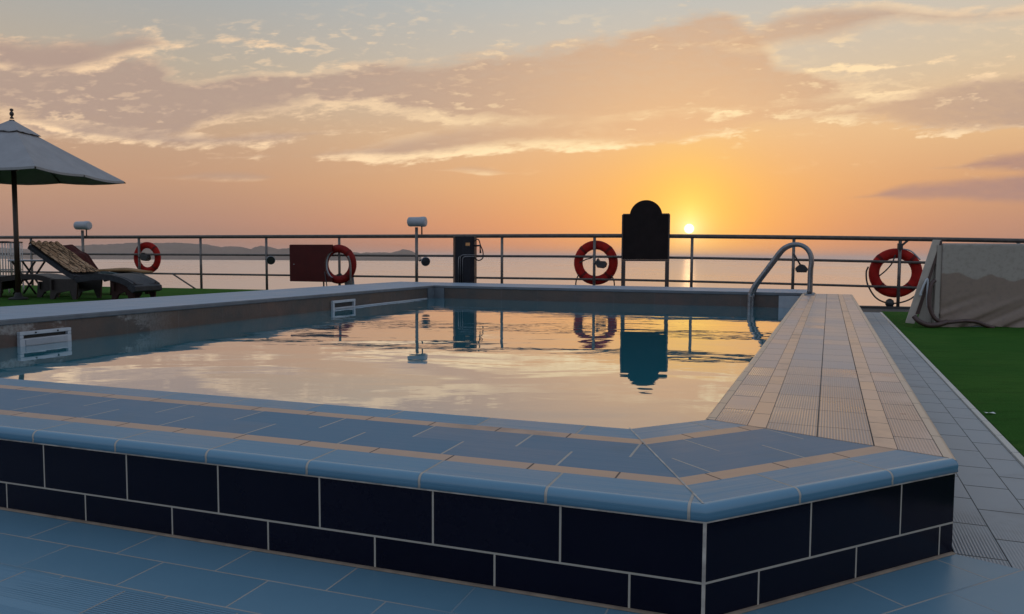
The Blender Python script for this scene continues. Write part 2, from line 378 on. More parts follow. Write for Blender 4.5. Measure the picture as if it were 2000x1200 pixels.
M['ochre'] = pmat('ochre_cloth', (.30, .17, .07), (.20, .11, .05), 12, .9)
M['rubber'] = pmat('black_rubber', (.012, .012, .012), (.02, .02, .02), 20, .7)
M['hose'] = pmat('brown_rubber_hose', (.075, .038, .032), (.05, .026, .022), 20, .5)
M['sticker'] = pmat('orange_paper_sticker', (.55, .26, .09), (.45, .2, .07), 20, .7)
M['paper'] = pmat('white_paper', (.7, .7, .68), (.6, .6, .58), 20, .9)
M['slab'] = pmat('dark_roof_slab', (.05, .045, .042), (.035, .032, .03), 1.5, .8, bump=.003)
M['whitewire'] = pmat('white_coated_wire', (.48, .46, .44), (.36, .34, .32), 20, .5)
M['glassdark'] = pmat('dark_lamp_glass', (.02, .022, .025), (.03, .03, .033), 8, .15)

def turf_mat():
    m, t, b = newmat('green_artificial_turf')
    obj = t.new('ShaderNodeTexCoord').outputs['Object']
    n = t.noise(obj, 1.1, 5, .6); nf = t.noise(obj, 160, 3, .7)
    c = t.mix(t.sstep(n, .3, .7), (.031, .106, .015, 1), (.047, .126, .018, 1))
    c = t.mix(t.mul(t.sstep(t.noise(obj, 3.4, 4, .6), .56, .75), .5), c, (.062, .11, .022, 1))
    c = t.mix(t.mul(t.sstep(t.noise(t.xyz(t.mul(t.sep(obj)[0], 3.0), t.mul(t.sep(obj)[1], 14.0), 0), 1.0, 5, .65), .45, .7), .55), c, (.018, .062, .008, 1))
    c = t.mix(t.sstep(nf, .4, .75), c, (.012, .046, .008, 1))
    t.put(b.inputs['Base Color'], c); b.inputs['Roughness'].default_value = .95; b.inputs['Specular IOR Level'].default_value = .04
    bn = t.new('ShaderNodeBump'); bn.inputs['Distance'].default_value = .006; t.put(bn.inputs['Height'], nf); t.l.new(bn.outputs[0], b.inputs['Normal'])
    return m
M['turf'] = turf_mat()

def water_mat():
    m, t, b = newmat('pool_water')
    obj = t.new('ShaderNodeTexCoord').outputs['Object']
    # view-dependent mirror over the blue body of the pool
    out = m.node_tree.nodes['Material Output']
    x, y, z = t.sep(obj)
    # broad slow swell plus a patch of finer ripples towards the far wall
    mp = t.new('ShaderNodeMapping'); t.put(mp.inputs[0], obj); mp.inputs['Rotation'].default_value = (0, 0, R(12)); mp.inputs['Scale'].default_value = (.75, 1.35, 1)
    v = mp.outputs[0]
    h = t.mul(t.noise(v, 1.1, 2, .45, .3), .0050)
    rm = t.sstep(t.noise(obj, .35, 2, .5), .42, .62)
    far = t.sstep(y, 4.5, 8.0)
    h = t.add(h, t.mul(t.mul(t.noise(v, 5.0, 2, .5, .5), t.add(.2, t.mul(far, t.add(.25, rm)))), .0016))
    h = t.add(h, t.mul(t.noise(v, 16, 1, .5), .00008))
    bn = t.new('ShaderNodeBump'); bn.inputs['Strength'].default_value = 1; bn.inputs['Distance'].default_value = 1
    t.put(bn.inputs['Height'], h)
    b.inputs['Base Color'].default_value = (.012, .21, .27, 1); b.inputs['Roughness'].default_value = .4; b.inputs['Specular IOR Level'].default_value = 0
    gl = t.new('ShaderNodeBsdfGlossy'); gl.inputs['Roughness'].default_value = .015; gl.inputs['Color'].default_value = (.96, .97, 1, 1)
    t.l.new(bn.outputs[0], gl.inputs['Normal'])
    lw = t.new('ShaderNodeLayerWeight'); lw.inputs['Blend'].default_value = .5; t.l.new(bn.outputs[0], lw.inputs['Normal'])
    fac = t.m('POWER', lw.outputs['Facing'], 2.2)
    mx = t.new('ShaderNodeMixShader'); t.put(mx.inputs[0], fac); t.l.new(b.outputs[0], mx.inputs[1]); t.l.new(gl.outputs[0], mx.inputs[2])
    t.l.new(mx.outputs[0], out.inputs[0])
    return m
M['water'] = water_mat()
def sea_mat():
    m, t, b = newmat('calm_sea_water')
    obj = t.new('ShaderNodeTexCoord').outputs['Object']
    out = m.node_tree.nodes['Material Output']
    n = t.noise(t.xyz(t.mul(t.sep(obj)[0], .0016), t.mul(t.sep(obj)[1], .0009), 0), 1, 5, .6)
    h = t.add(t.mul(t.noise(obj, .05, 3, .5), 1.2), t.mul(t.noise(obj, .35, 3, .6), .25))
    bn = t.new('ShaderNodeBump'); bn.inputs['Strength'].default_value = .5; bn.inputs['Distance'].default_value = 1; t.put(bn.inputs['Height'], h)
    b.inputs['Base Color'].default_value = (.03, .035, .04, 1); b.inputs['Roughness'].default_value = .5; b.inputs['Specular IOR Level'].default_value = 0
    gl = t.new('ShaderNodeBsdfGlossy'); t.put(gl.inputs['Roughness'], t.lstep(n, .35, .65, .26, .31)); gl.inputs['Color'].default_value = (.97, .86, .78, 1)
    t.l.new(bn.outputs[0], gl.inputs['Normal'])
    mx = t.new('ShaderNodeMixShader'); mx.inputs[0].default_value = .9; t.l.new(b.outputs[0], mx.inputs[1]); t.l.new(gl.outputs[0], mx.inputs[2])
    t.l.new(mx.outputs[0], out.inputs[0])
    return m
M['sea'] = sea_mat()
M['hill'] = pmat('wooded_rocky_hillside', (.060, .068, .060), (.085, .085, .078), .004, .95, spec=.1)

# ------------------------------------------------------------------ mesh helpers
class MB:
    def __init__(s): s.v = []; s.f = []; s.sm = []; s.uv = []
    def face(s, pts, uvs=None, smooth=False):
        i = len(s.v); s.v += [tuple(p) for p in pts]; s.f.append(tuple(range(i, i+len(pts)))); s.sm.append(smooth)
        s.uv.append(uvs or [(p[0], p[1]) for p in pts])
    def grid(s, rows, smooth=True, uvs=None, closed=False):
        i0 = len(s.v); nr, nc = len(rows), len(rows[0])
        for r in rows: s.v += [tuple(p) for p in r]
        for a in range(nr-1):
            for b in range(nc if closed else nc-1):
                b2 = (b+1) % nc
                s.f.append((i0+a*nc+b, i0+a*nc+b2, i0+(a+1)*nc+b2, i0+(a+1)*nc+b)); s.sm.append(smooth)
                if uvs: s.uv.append([uvs[a][b], uvs[a][b2], uvs[a+1][b2], uvs[a+1][b]])
                else: s.uv.append([(a*.1, b*.1), (a*.1, b2*.1), (a*.1+.1, b2*.1), (a*.1+.1, b*.1)])
    def cap(s, pts, smooth=False): s.face(pts, None, smooth)
    def box(s, x0, x1, y0, y1, z0, z1, mat=None):
        c = [Vector((x, y, z)) for x in (x0, x1) for y in (y0, y1) for z in (z0, z1)]
        if mat is not None: c = [mat @ p for p in c]
        for q in ((0, 1, 3, 2), (4, 6, 7, 5), (0, 4, 5, 1), (2, 3, 7, 6), (0, 2, 6, 4), (1, 5, 7, 3)):
            s.face([c[i] for i in q])
    def tube(s, pts, r, n=10, cap=True, rads=None, closed=False):
        pts = [Vector(p) for p in pts]
        rings = []; prev = None
        N = len(pts)
        for i, p in enumerate(pts):
            if closed: d = pts[(i+1) % N]-pts[i-1]
            else: d = pts[min(i+1, N-1)]-pts[max(i-1, 0)]
            d.normalize()
            if prev is None:
                a = Vector((0, 0, 1)) if abs(d.z) < .9 else Vector((1, 0, 0))
                u = d.cross(a).normalized()
            else:
                u = (prev-d*prev.dot(d)).normalized()
            prev = u; w = d.cross(u)
            rr = rads[i] if rads else r
            rings.append([p+(u*math.cos(2*math.pi*k/n)+w*math.sin(2*math.pi*k/n))*rr for k in range(n)])
        if closed: rings.append(rings[0])
        s.grid(rings, True, closed=True)
        if cap and not closed:
            s.cap(list(reversed(rings[0]))); s.cap(rings[-1])
    def cyl(s, p, q, r, n=14, r2=None): s.tube([p, q], r, n, rads=[r, r2 if r2 is not None else r])
    def prism(s, outline, depth, mat):
        """outline in local x,z; extruded in local y"""
        a = [mat @ Vector((x, 0, z)) for x, z in outline]; b = [mat @ Vector((x, depth, z)) for x, z in outline]
        n = len(a)
        s.face(a); s.face(list(reversed(b)))
        for i in range(n): s.face([a[(i+1) % n], a[i], b[i], b[(i+1) % n]])
    def lathe(s, prof, c, n=20, axis=Matrix.Identity(4)):
        c = Vector(c)
        rows = [[c+axis @ Vector((r*math.cos(2*math.pi*k/n), r*math.sin(2*math.pi*k/n), z)) for k in range(n)] for r, z in prof]
        s.grid(rows, True, closed=True)
    def build(s, name, mat, parent=None, bevel=0, merge=True):
        me = bpy.data.meshes.new(name); me.from_pydata(s.v, [], s.f)
        for p, sm in zip(me.polygons, s.sm): p.use_smooth = sm
        ul = me.uv_layers.new(name='UVMap'); k = 0
        for u in s.uv:
            for q in u: ul.data[k].uv = q; k += 1
        me.materials.append(M[mat] if isinstance(mat, str) else mat)
        import bmesh
        bm = bmesh.new(); bm.from_mesh(me)
        if merge: bmesh.ops.remove_doubles(bm, verts=bm.verts, dist=1e-5)
        bmesh.ops.recalc_face_normals(bm, faces=bm.faces)
        bm.normal_update()
        if all(f.normal.z < -.9 for f in bm.faces): bmesh.ops.reverse_faces(bm, faces=bm.faces)
        bm.to_mesh(me); bm.free()
        o = bpy.data.objects.new(name, me); COL.objects.link(o)
        if parent is not None:
            o.parent = parent
            o.matrix_parent_inverse = Matrix.Translation(-parent.location) if False else Matrix.Identity(4)
            for vt in me.vertices: vt.co -= parent_world(parent)
        if bevel:
            bv = o.modifiers.new('bevel', 'BEVEL'); bv.width = bevel; bv.segments = 2; bv.limit_method = 'ANGLE'; bv.angle_limit = R(40)
        return o
def parent_world(p):
    w = Vector((0, 0, 0))
    while p is not None: w += p.location; p = p.parent
    return w
def tag(o, label=None, cat=None, group=None, kind=None):
    if label: o['label'] = label
    if cat: o['category'] = cat
    if group: o['group'] = group
    if kind: o['kind'] = kind
    return o
def thing(name, loc, label, cat, group=None):
    o = bpy.data.objects.new(name, None); COL.objects.link(o); o.location = loc; o.empty_display_size = .1
    return tag(o, label, cat, group)
def arc(cx, cz, r, a0, a1, n):
    return [(cx+r*math.cos(R(a0+(a1-a0)*i/n)), cz+r*math.sin(R(a0+(a1-a0)*i/n))) for i in range(n+1)]
def bez(pts, n=8):
    """Catmull-Rom through 3D points"""
    P = [Vector(p) for p in pts]; P = [P[0]*2-P[1]]+P+[P[-1]*2-P[-2]]; out = []
    for i in range(1, len(P)-2):
        for k in range(n):
            t = k/n; a, b, c, d = P[i-1], P[i], P[i+1], P[i+2]
            out.append(.5*((2*b)+(c-a)*t+(2*a-5*b+4*c-d)*t*t+(3*b-a-3*c+d)*t**3))
    out.append(P[-2]); return out

# ------------------------------------------------------------------ plan sweep (pool edges)
ZT, ZB, ZW = .228, .200, .030
A, B = (-.205, 1.47), (.29, 2.055)
FL = (-7.4, 1.47-.045*7.195)
U_BACK, V_LEFT = 11.02, -5.69
END = (.29, U_BACK+.02)
PATH = [FL, A, B, END]
def offset_path(path, d):
    """mitred copy of path, d to the left (towards the pool)"""
    n = len(path); dirs = []
    for i in range(n-1):
        dx, dy = path[i+1][0]-path[i][0], path[i+1][1]-path[i][1]; L = math.hypot(dx, dy); dirs.append((dx/L, dy/L))
    out = []
    for i in range(n):
        if i == 0: d0 = d1 = dirs[0]
        elif i == n-1: d0 = d1 = dirs[-1]
        else: d0, d1 = dirs[i-1], dirs[i]
        n0, n1 = (-d0[1], d0[0]), (-d1[1], d1[0])
        k = 1+n0[0]*n1[0]+n0[1]*n1[1]
        out.append((path[i][0]+d*(n0[0]+n1[0])/k, path[i][1]+d*(n0[1]+n1[1])/k))
    return out
def sweep(prof, segs, path=PATH, smooth=False, uoff=(0, 0, 0), step=None):
    """prof = [(d, z)]; UV x runs along the segment from its corner, y along the profile"""
    mb = MB()
    cols = [offset_path(path, d) for d, z in prof]
    acc = [0]
    for i in range(1, len(prof)): acc.append(acc[-1]+math.hypot(prof[i][0]-prof[i-1][0], prof[i][1]-prof[i-1][1]))
    for sg in segs:
        p, q = path[sg], path[sg+1]; L = math.hypot(q[0]-p[0], q[1]-p[1]); dx, dy = (q[0]-p[0])/L, (q[1]-p[1])/L
        org = q if sg == 0 else p
        rows, uvs = [], []
        for end in (0, 1):
            row, ur = [], []
            for j, (d, z) in enumerate(prof):
                c = cols[j][sg+end]; row.append(vu(c[0], c[1], z))
                ur.append(((c[0]-org[0])*dx+(c[1]-org[1])*dy+uoff[sg], acc[j]))
            rows.append(row); uvs.append(ur)
        mb.grid(rows, smooth, uvs)
    return mb

# ---------- swimming pool
pool = thing('swimming_pool', (0, 0, 0), 'raised swimming pool with navy tiled side, pale blue tiled rim and long grey tiled edge', 'pool')
sweep([(0, -.002), (0, ZB)], [0, 1], uoff=(.0, .0, 0)).build('pool_wall', 'navy', pool)
sweep([(0, -.002), (0, ZB)], [2]).build('pool_wall', 'navy', pool)
bull = [(.012, ZB-.0015), (-.006, ZB-.0015)]+[(-.006+.0155-.0155*math.cos(R(a)), ZB+.0125+.0155*math.sin(R(a))) for a in range(-20, 91, 10)]+[(.016, ZT), (.12, ZT)]
bull = [(d, min(z, ZT)) for d, z in bull]
sweep(bull[:-1], [0, 1], smooth=True, uoff=(.03, .04, 0)).build('bullnose', 'blue_nose', pool)
sweep([(.016, ZT), (.12, ZT)], [0, 1], uoff=(.03, .04, 0)).build('coping_tiles', 'blue_edge', pool)
sweep([(.012, ZB-.0015), (-.004, ZB-.0015), (-.006, ZB+.012), (-.002, ZT-.004), (.006, ZT), (.009, ZT), (.024, ZT)], [2], smooth=True).build('edge_trim', 'walk_edge', pool)
sweep([(.0255, ZT), (.1185, ZT)], [2], uoff=(0, 0, .05)).build('ribbed_tiles', 'walk_rib', pool)
for d0, d1, nm in ((.12, .17, 'accent_band'), (.44, .49, 'accent_band')):
    sweep([(d0, ZT), (d1, ZT)], [0, 1], uoff=(0, .05, .03)).build(nm, 'tan_front', pool)
    sweep([(d0, ZT), (d1, ZT)], [2], uoff=(0, .05, .03)).build(nm, 'tan', pool)
sweep([(.17, ZT), (.305, ZT)], [0, 1], uoff=(.06, .12, 0)).build('rim_tiles', 'blue_top', pool)
sweep([(.305, ZT), (.44, ZT)], [0, 1], uoff=(.205, .26, 0)).build('rim_tiles', 'blue_top', pool)
sweep([(.1715, ZT), (.305, ZT), (.4385, ZT)], [2]).build('ribbed_tiles', 'walk_mid', pool)
sweep([(.49, ZT), (.60, ZT), (.612, ZT-.003), (.616, ZT-.012), (.616, -.6)], [0, 1], uoff=(.1, .1, 0)).build('inner_rim_tiles', 'blue_edge', pool)
sweep([(.4915, ZT), (.5835, ZT)], [2], uoff=(0, 0, .09)).build('ribbed_tiles', 'walk_rib', pool)
sweep([(.585, ZT), (.606, ZT), (.614, ZT-.004), (.618, ZT-.014), (.618, -.6)], [2]).build('edge_trim', 'walk_edge', pool)
def joint(i, d0, d1, name='mitre_joint', w=.0022, mat='grout'):
    p, q = offset_path(PATH, d0)[i], offset_path(PATH, d1)[i]
    a, b = vu(p[0], p[1]), vu(q[0], q[1]); n = (b-a).normalized(); n = Vector((-n.y, n.x, 0))*w
    m = MB(); z = Vector((0, 0, ZT+.0008)); m.face([a-n+z, a+n+z, b+n+z, b-n+z]); return m
M['grout'] = pmat('pale_grout', (.50, .45, .39), (.26, .23, .20), 22, .85)
joint(1, .012, .612).build('mitre_joint', 'grout', pool)
joint(2, .014, .612, w=.0012).build('mitre_joint', 'slab' if 'slab' in M else 'grout', pool)
m = MB(); a = vu(*A); b_ = vu(*offset_path(PATH, -.004)[1])
dA = (vu(*FL)-a).normalized()*.004; dB = (vu(*B)-a).normalized()*.004
o2 = (b_-a)*.35
for zz0, zz1 in ((.0, ZB-.002),):
    m.face([a+dA+o2+Vector((0, 0, zz0)), a+o2*1.6+Vector((0, 0, zz0)), a+o2*1.6+Vector((0, 0, zz1)), a+dA+o2+Vector((0, 0, zz1))])
    m.face([a+o2*1.6+Vector((0, 0, zz0)), a+dB+o2+Vector((0, 0, zz0)), a+dB+o2+Vector((0, 0, zz1)), a+o2*1.6+Vector((0, 0, zz1))])
m.build('corner_joint', 'grout', pool)
sweep([(-.0005, ZB-.0065), (-.004, ZB-.0055), (-.004, ZB-.0016)], [0, 1]).build('grout_line', 'grout', pool)
# left and back walls with their wide copings
VI = .29-.618
def VL(u): return -5.92+.064*(U_BACK-u)
LB = [(VL(-3.0), -3.0), (VL(U_BACK), U_BACK), (VI+.05, U_BACK)]
LD = (vu(*LB[1])-vu(*LB[0])).normalized(); LN = Vector((LD.y, -LD.x, 0))      # along the left wall; into the pool
def on_left(px, py):
    d = ray(px, py); o = vu(*LB[0]); t_ = o.xy.dot(LN.xy)/d.xy.dot(LN.xy)
    p = Vector((0, 0, EYE))+d*t_; return ((p-o).xy.dot(LD.xy), p.z)
def lw(s_, n_, z): o = vu(*LB[0]); p = o+LD*s_+LN*n_; return Vector((p.x, p.y, z))
mb = MB()
def lb_sweep(prof, name, mat, smooth=False):
    m = MB(); acc = [0]
    for i in range(1, len(prof)): acc.append(acc[-1]+math.hypot(prof[i][0]-prof[i-1][0], prof[i][1]-prof[i-1][1]))
    cols = [offset_path(LB, -d if False else d) for d, z in prof]
    for sg in (0, 1):
        p, q = LB[sg], LB[sg+1]; L = math.hypot(q[0]-p[0], q[1]-p[1]); dx, dy = (q[0]-p[0])/L, (q[1]-p[1])/L
        rows, uvs = [], []
        for e in (0, 1):
            row, ur = [], []
            for j, (d, z) in enumerate(prof):
                c = cols[j][sg+e]; row.append(vu(c[0], c[1], z)); ur.append(((c[0]-p[0])*dx+(c[1]-p[1])*dy, acc[j]))
            rows.append(row); uvs.append(ur)
        m.grid(rows, smooth, uvs)
    return m.build(name, mat, pool)
lb_sweep([(0, -.6), (0, ZT-.034)], 'inner_wall', 'inner')
lb_sweep([(.02, ZT-.034), (-.012, ZT-.034), (-.016, ZT-.028), (-.016, ZT-.003), (-.010, ZT+.006)], 'coping_lip', 'lip')
lb_sweep([(-.010, ZT+.006), (1.30, ZT+.006), (1.31, ZT), (1.31, -.1)], 'wall_coping', 'cope')
# corner pilasters and the thin white return pipe
m = MB()
for (v0, v1, u0, u1) in ((-5.905, -5.72, U_BACK-.02, U_BACK+.001), (-5.93, -5.885, U_BACK-.24, U_BACK-.0205)):
    pts = [vu(v0, u0, -.3), vu(v1, u0, -.3), vu(v1, u1, -.3), vu(v0, u1, -.3)]
    top = [p+Vector((0, 0, .3+ZT-.036)) for p in pts]
    for i in range(4): m.face([pts[i], pts[(i+1) % 4], top[(i+1) % 4], top[i]])
    m.face(top)
m.build('corner_pilaster', 'lip', pool)
m = MB()
pts = [vu(-.62, U_BACK-.02, -.3), vu(VI-.002, U_BACK-.02, -.3), vu(VI-.002, U_BACK, -.3), vu(-.62, U_BACK, -.3)]
top = [p+Vector((0, 0, .3+ZT-.036)) for p in pts]
for i in range(4): m.face([pts[i], pts[(i+1) % 4], top[(i+1) % 4], top[i]])
m.face(top)
o = m.build('corner_pilaster', 'greyplastic', pool)
pa, pb = on_left(692, 598)[0], on_left(832, 588)[0]
m = MB(); m.tube([lw(pa, .015, ZW+.006), lw((pa+pb)/2, .015, ZW+.006), lw(pb, .015, ZW+.004)], .011, 8)
m.build('pipe', 'white', pool)
# skimmers on the left wall
def skimmer(x0, x1, yt, yb, ys0, ys1, dots):
    """front plate given by its outline on the wall: x range, top, bottom, slot top and bottom (all at the left end)"""
    u0, z1 = on_left(x0, yt); u1 = on_left(x1, yt)[0]
    z0 = on_left(x0, yb)[1]; sz1 = on_left(x0, ys0)[1]; sz0 = on_left(x0, ys1)[1]
    def quadbox(mb, ua, ub, za, zb, va, vb):
        c = [lw(u, v, z) for v in (va, vb) for u in (ua, ub) for z in (za, zb)]
        for q in ((0, 1, 3, 2), (4, 6, 7, 5), (0, 4, 5, 1), (2, 3, 7, 6), (0, 2, 6, 4), (1, 5, 7, 3)): mb.face([c[i] for i in q])
    th = .035
    m = MB(); w = (u1-u0)
    a, b = u0+.07*w, u1-.07*w
    quadbox(m, u0, u1, sz1, z1, 0, th); quadbox(m, u0, u1, z0, sz0, 0, th)
    quadbox(m, u0, a, sz0+.0005, sz1-.0005, 0, th-.001); quadbox(m, b, u1, sz0+.0005, sz1-.0005, 0, th-.001)
    s = m.build('skimmer', 'white', pool, bevel=.004)
    m = MB(); quadbox(m, a, b, sz0, sz1, 0, .006); m.build('slot', 'rubber', s)
    m = MB(); quadbox(m, a+.01, b-.01, max(z0, ZW)+.004, sz0-.008, th, th+.006); m.build('weir_flap', 'greyplastic', s)
    for f in dots:
        m = MB(); c = lw(u0+f*w, th, (z1+sz1)/2)
        m.cyl(c, c+LN*.004, .007, 8); m.build('screw', 'rubber', s)
skimmer(32, 133, 649, 680, 656, 663, (.29, .72))
skimmer(646, 690, 588, 622, 593, 602, ())
# pool floor and near walls under the water
m = MB(); m.face([vu(V_LEFT-.5, .5, -.6), vu(.2, .5, -.6), vu(.2, U_BACK+.3, -.6), vu(V_LEFT-.5, U_BACK+.3, -.6)]); m.build('basin_floor', 'basin', pool)
# water
m = MB(); ip = offset_path(PATH, .600)
m.face([vu(VL(ip[0][1])-.001, ip[0][1], ZW), vu(ip[1][0], ip[1][1], ZW), vu(ip[2][0], ip[2][1], ZW), vu(VI+.006, U_BACK+.001, ZW), vu(-5.921, U_BACK+.001, ZW)])
m.build('water', 'water'); tag(bpy.data.objects['water'], kind='structure')

# ---------- ground around the pool
def struct(mb, name, mat, **k): o = mb.build(name, mat, **k); o['kind'] = 'structure'; return o
struct(sweep([(0.0, 0.0), (-.012, .0), (-.282, 0)], [0, 1], uoff=(.04, .02, 0)), 'paved_floor', 'floor_blue')
struct(sweep([(-.282, 0), (-.39, 0), (-.41, -.004), (-.425, -.02), (-.425, -.2)], [0, 1], smooth=False, uoff=(.0, .12, 0)), 'step_edge', 'floor_rib')
struct(sweep([(-.420, -.2), (-6.0, -.2)], [0, 1]), 'lower_floor', 'floor_blue')
# beige dirt line along the wall foot is part of the pool
sweep([(.002, .0045), (-.005, .0035), (-.009, .001)], [0, 1]).build('grout_line', pmat('dirty_grout', (.24, .18, .13), (.15, .11, .08), 20, .8), pool)
M['bed'] = pmat('dark_joint_mortar', (.085, .075, .07), (.06, .054, .05), 20, .9)
sweep([(.02, ZT-.003), (.59, ZT-.003)], [2]).build('tile_bed', 'bed', pool)
struct(sweep([(-.002, -.006), (-.37, -.006)], [2]), 'path_bed', 'bed')
SV = [(-.005, -.115, 'strip'), (-.115, -.236, 'strip'), (-.236, -.335, 'strip')]
for i, (d0, d1, mt) in enumerate(SV):
    struct(sweep([(d0-.001, 0), (d1+.0012, 0)], [2], uoff=(0, 0, .1*i)), 'path', 'strip')
struct(sweep([(-.335, 0), (-.338, .006), (-.362, .006), (-.366, .000)], [2]), 'path_kerb', 'strip_edge')
def railp(px):
    s = 104+(px-1000)*.02; return Vector(((px-1000)/s*1.0, F_PX/s))
RD = (Vector((8.0, 12.1))-Vector((-10.96, 17.59))).normalized()     # along the guard rail
RN = Vector((-RD.y, RD.x))                                          # towards the sea
P0, P1 = railp(-900), railp(2500)
e0, e1 = P0+RN*.35, P1+RN*.35
slab = MB()
zt, zb = -.118, -.6
o_ = [Vector((e0.x, e0.y)), Vector((e1.x, e1.y)), Vector((14, -4)), Vector((-24, -4))]
hole = None
slab.face([Vector((p.x, p.y, zt-.5 if False else zt)) for p in (e0, e1)]+[vu(9, 3.0, zt), vu(.4, 3.0, zt), vu(.4, U_BACK+.6, zt), vu(V_LEFT-.6, U_BACK+.6, zt), vu(V_LEFT-.6, -1, zt), vu(-16, -1, zt)])
slab.face([Vector((e0.x, e0.y, zt)), Vector((e1.x, e1.y, zt)), Vector((e1.x, e1.y, -3)), Vector((e0.x, e0.y, -3))])
struct(slab, 'roof_slab', 'slab')
# low kerb that carries the railing
kb = MB()
a0, a1 = P0+RN*.10, P1+RN*.10
b0, b1 = P0-RN*.10, P1-RN*.10
def strip_box(mb, p0, p1, q1, q0, z0, z1):
    lo = [Vector((p.x, p.y, z0)) for p in (p0, p1, q1, q0)]; hi = [Vector((p.x, p.y, z1)) for p in (p0, p1, q1, q0)]
    for i in range(4): mb.face([lo[i], lo[(i+1) % 4], hi[(i+1) % 4], hi[i]])
    mb.face(hi)
strip_box(kb, b0, b1, a1, a0, -.125, -.085)
struct(kb, 'deck_kerb', 'slab')
# turf: right of the path, and beyond the left coping
tv = .29+.366
q0 = P1-RN*2.6; q1 = railp(1300)-RN*2.6
tb = MB()
def cut(v):      # where the line v=const meets the turf's sea-side edge on the right
    a = vu(v, 0); d = vu(0, 1)-vu(0, 0)
    # edge passes (4.25,10.3) roughly parallel to the rail
    e = Vector((4.2, 10.32)); n = RN
    s_ = ((e-a.xy).dot(n))/(d.xy.dot(n)); return vu(v, s_)
right_edge = [vu(tv, -2.0), cut(tv), cut(9.0), vu(9.0, -2.0)]
def slabmesh(poly, z0, z1):
    mb = MB(); N = len(poly)
    hi = [Vector((p.x, p.y, z1)) for p in poly]; lo = [Vector((p.x, p.y, z0)) for p in poly]
    mb.face(hi)
    for i in range(N): mb.face([lo[i], lo[(i+1) % N], hi[(i+1) % N], hi[i]])
    return mb
struct(slabmesh(right_edge, -.117, .006), 'turf', 'turf')
lv = V_LEFT-1.312
def cutl(v):
    a = vu(v, 0); d = vu(0, 1)-vu(0, 0); e = railp(400)-RN*.10; s_ = ((e-a.xy).dot(RN))/(d.xy.dot(RN)); return vu(v, s_)
struct(slabmesh([vu(VL(-2)-1.312, -2), cutl(-7.235), cutl(-17), vu(-17, -2)], -.117, 0), 'turf', 'turf')
# sea
m = MB(); m.face([(-90000, 6, -45), (90000, 6, -45), (90000, 120000, -45), (-90000, 120000, -45)]); struct(m, 'sea', 'sea')

# hills across the bay
def hills():
    prof = [(-260, 476), (-160, 484), (-60, 480), (40, 486), (100, 488), (140, 481), (180, 478), (220, 477), (250, 474.5), (280, 474), (310, 475), (345, 474), (375, 476), (400, 477), (418, 480), (432, 483), (448, 481), (470, 482), (490, 487), (500, 482), (510, 480), (525, 482), (545, 487), (560, 485), (580, 482), (620, 486), (660, 488), (690, 493), (705, 494), (740, 493), (765, 493.5), (778, 490.5), (786, 486.5), (797, 488.5), (806, 491), (814, 496), (822, 501)]
    D0 = 9000.0
    rnd = random.Random(3)
    import mathutils.noise as mn
    mb = MB(); rows = []
    xs = [(-260+i*3) for i in range(int(1084/3)+1)]
    def y_at(x):
        for (x0, y0), (x1, y1) in zip(prof, prof[1:]):
            if x0 <= x <= x1: return y0+(y1-y0)*(x-x0)/(x1-x0)
        return 501
    NR = 15
    for r in range(NR):
        k = r/(NR-1); row = []
        for x in xs:
            Y = D0+(k-.5)*2600
            base = ray(x, 480); X = base.x/base.y*Y
            crest = atY(x, y_at(x)+1.2*mn.noise((x*.09, 0, 4.0))+.8*mn.noise((x*.3, 1, 0)), D0).z+45
            bell = math.sin(math.pi*k)**.8
            rough = .78+.3*mn.fractal((X*.0022, Y*.0022, 0), 1, 2, 5)
            g = 1 if r == NR//2 else min(1, rough)
            row.append(Vector((X, Y, -46+max(0, crest)*bell*g)))
        rows.append(row)
    mb.grid(rows, True)
    struct(mb, 'hills', 'hill')
hills()

# ------------------------------------------------------------------ guard railing
rail = thing('guard_railing', (*railp(1000), -.085), 'long metal guard railing with three horizontal rails along the sea edge', 'railing')
def railz(px, z):                  # the railing sags a little to the right
    k = max(0, (px-1150)/605.0); return z-.065*k**1.3
def rpt(px, z, off=0): p = railp(px)-RN*off; return Vector((p.x, p.y, railz(px, z)))
XS = list(range(-900, 2501, 100))
for z, r, nm in ((1.09, .036, 'top_rail'), (.712, .022, 'middle_rail'), (.300, .020, 'lower_rail')):
    m = MB(); m.tube([rpt(x, z) for x in XS], r, 12); m.build(nm, 'rail', rail)
POSTS = [-400, -290, -180, -75, -42, 63, 273, 393, 521, 663, 980, 1160, 1350, 1548, 1755, 1985, 2230]
for x in POSTS:
    m = MB(); p = rpt(x, 1.06); m.cyl((p.x, p.y, -.086), p, .026, 12); m.build('post', 'post', rail)
m = MB(); m.tube([rpt(338, .30, .02), rpt(389, -.06, .02)], .018, 8); m.build('brace', 'rail', rail)

# ------------------------------------------------------------------ floodlights on their poles (rail-mounted)
def floodlight(px, ztop, label):
    p = rpt(px, 0, .06)
    t = thing('floodlight', (p.x, p.y, -.085), label, 'lamp', 'floodlights along the railing')
    m = MB(); m.cyl((p.x, p.y, -.084), (p.x, p.y, ztop-.20), .030, 12); m.build('pole', 'post', t)
    ax = Vector((RD.x, RD.y, 0)); c = Vector((p.x, p.y, ztop-.095))
    rot = ax.to_track_quat('Z', 'Y').to_matrix().to_4x4()
    m = MB(); m.lathe([(0, -.17), (.07, -.17), (.088, -.155), (.092, -.14), (.092, .085)], c, 22, rot); m.build('housing', 'greyplastic', t)
    m = MB(); m.lathe([(.094, .085), (.098, .095), (.098, .165), (.088, .19), (.05, .195), (0, .195)], c, 22, rot); m.build('end_cap', 'greyplastic', t)
    q = c+ax*.11
    m = MB(); m.cyl(q+Vector((0, 0, -.09)), q+Vector((0, 0, -.24)), .014, 8); m.build('cable_stub', 'dark', t)
floodlight(168, 1.44, 'grey cylinder floodlight on a pole behind the sun loungers')
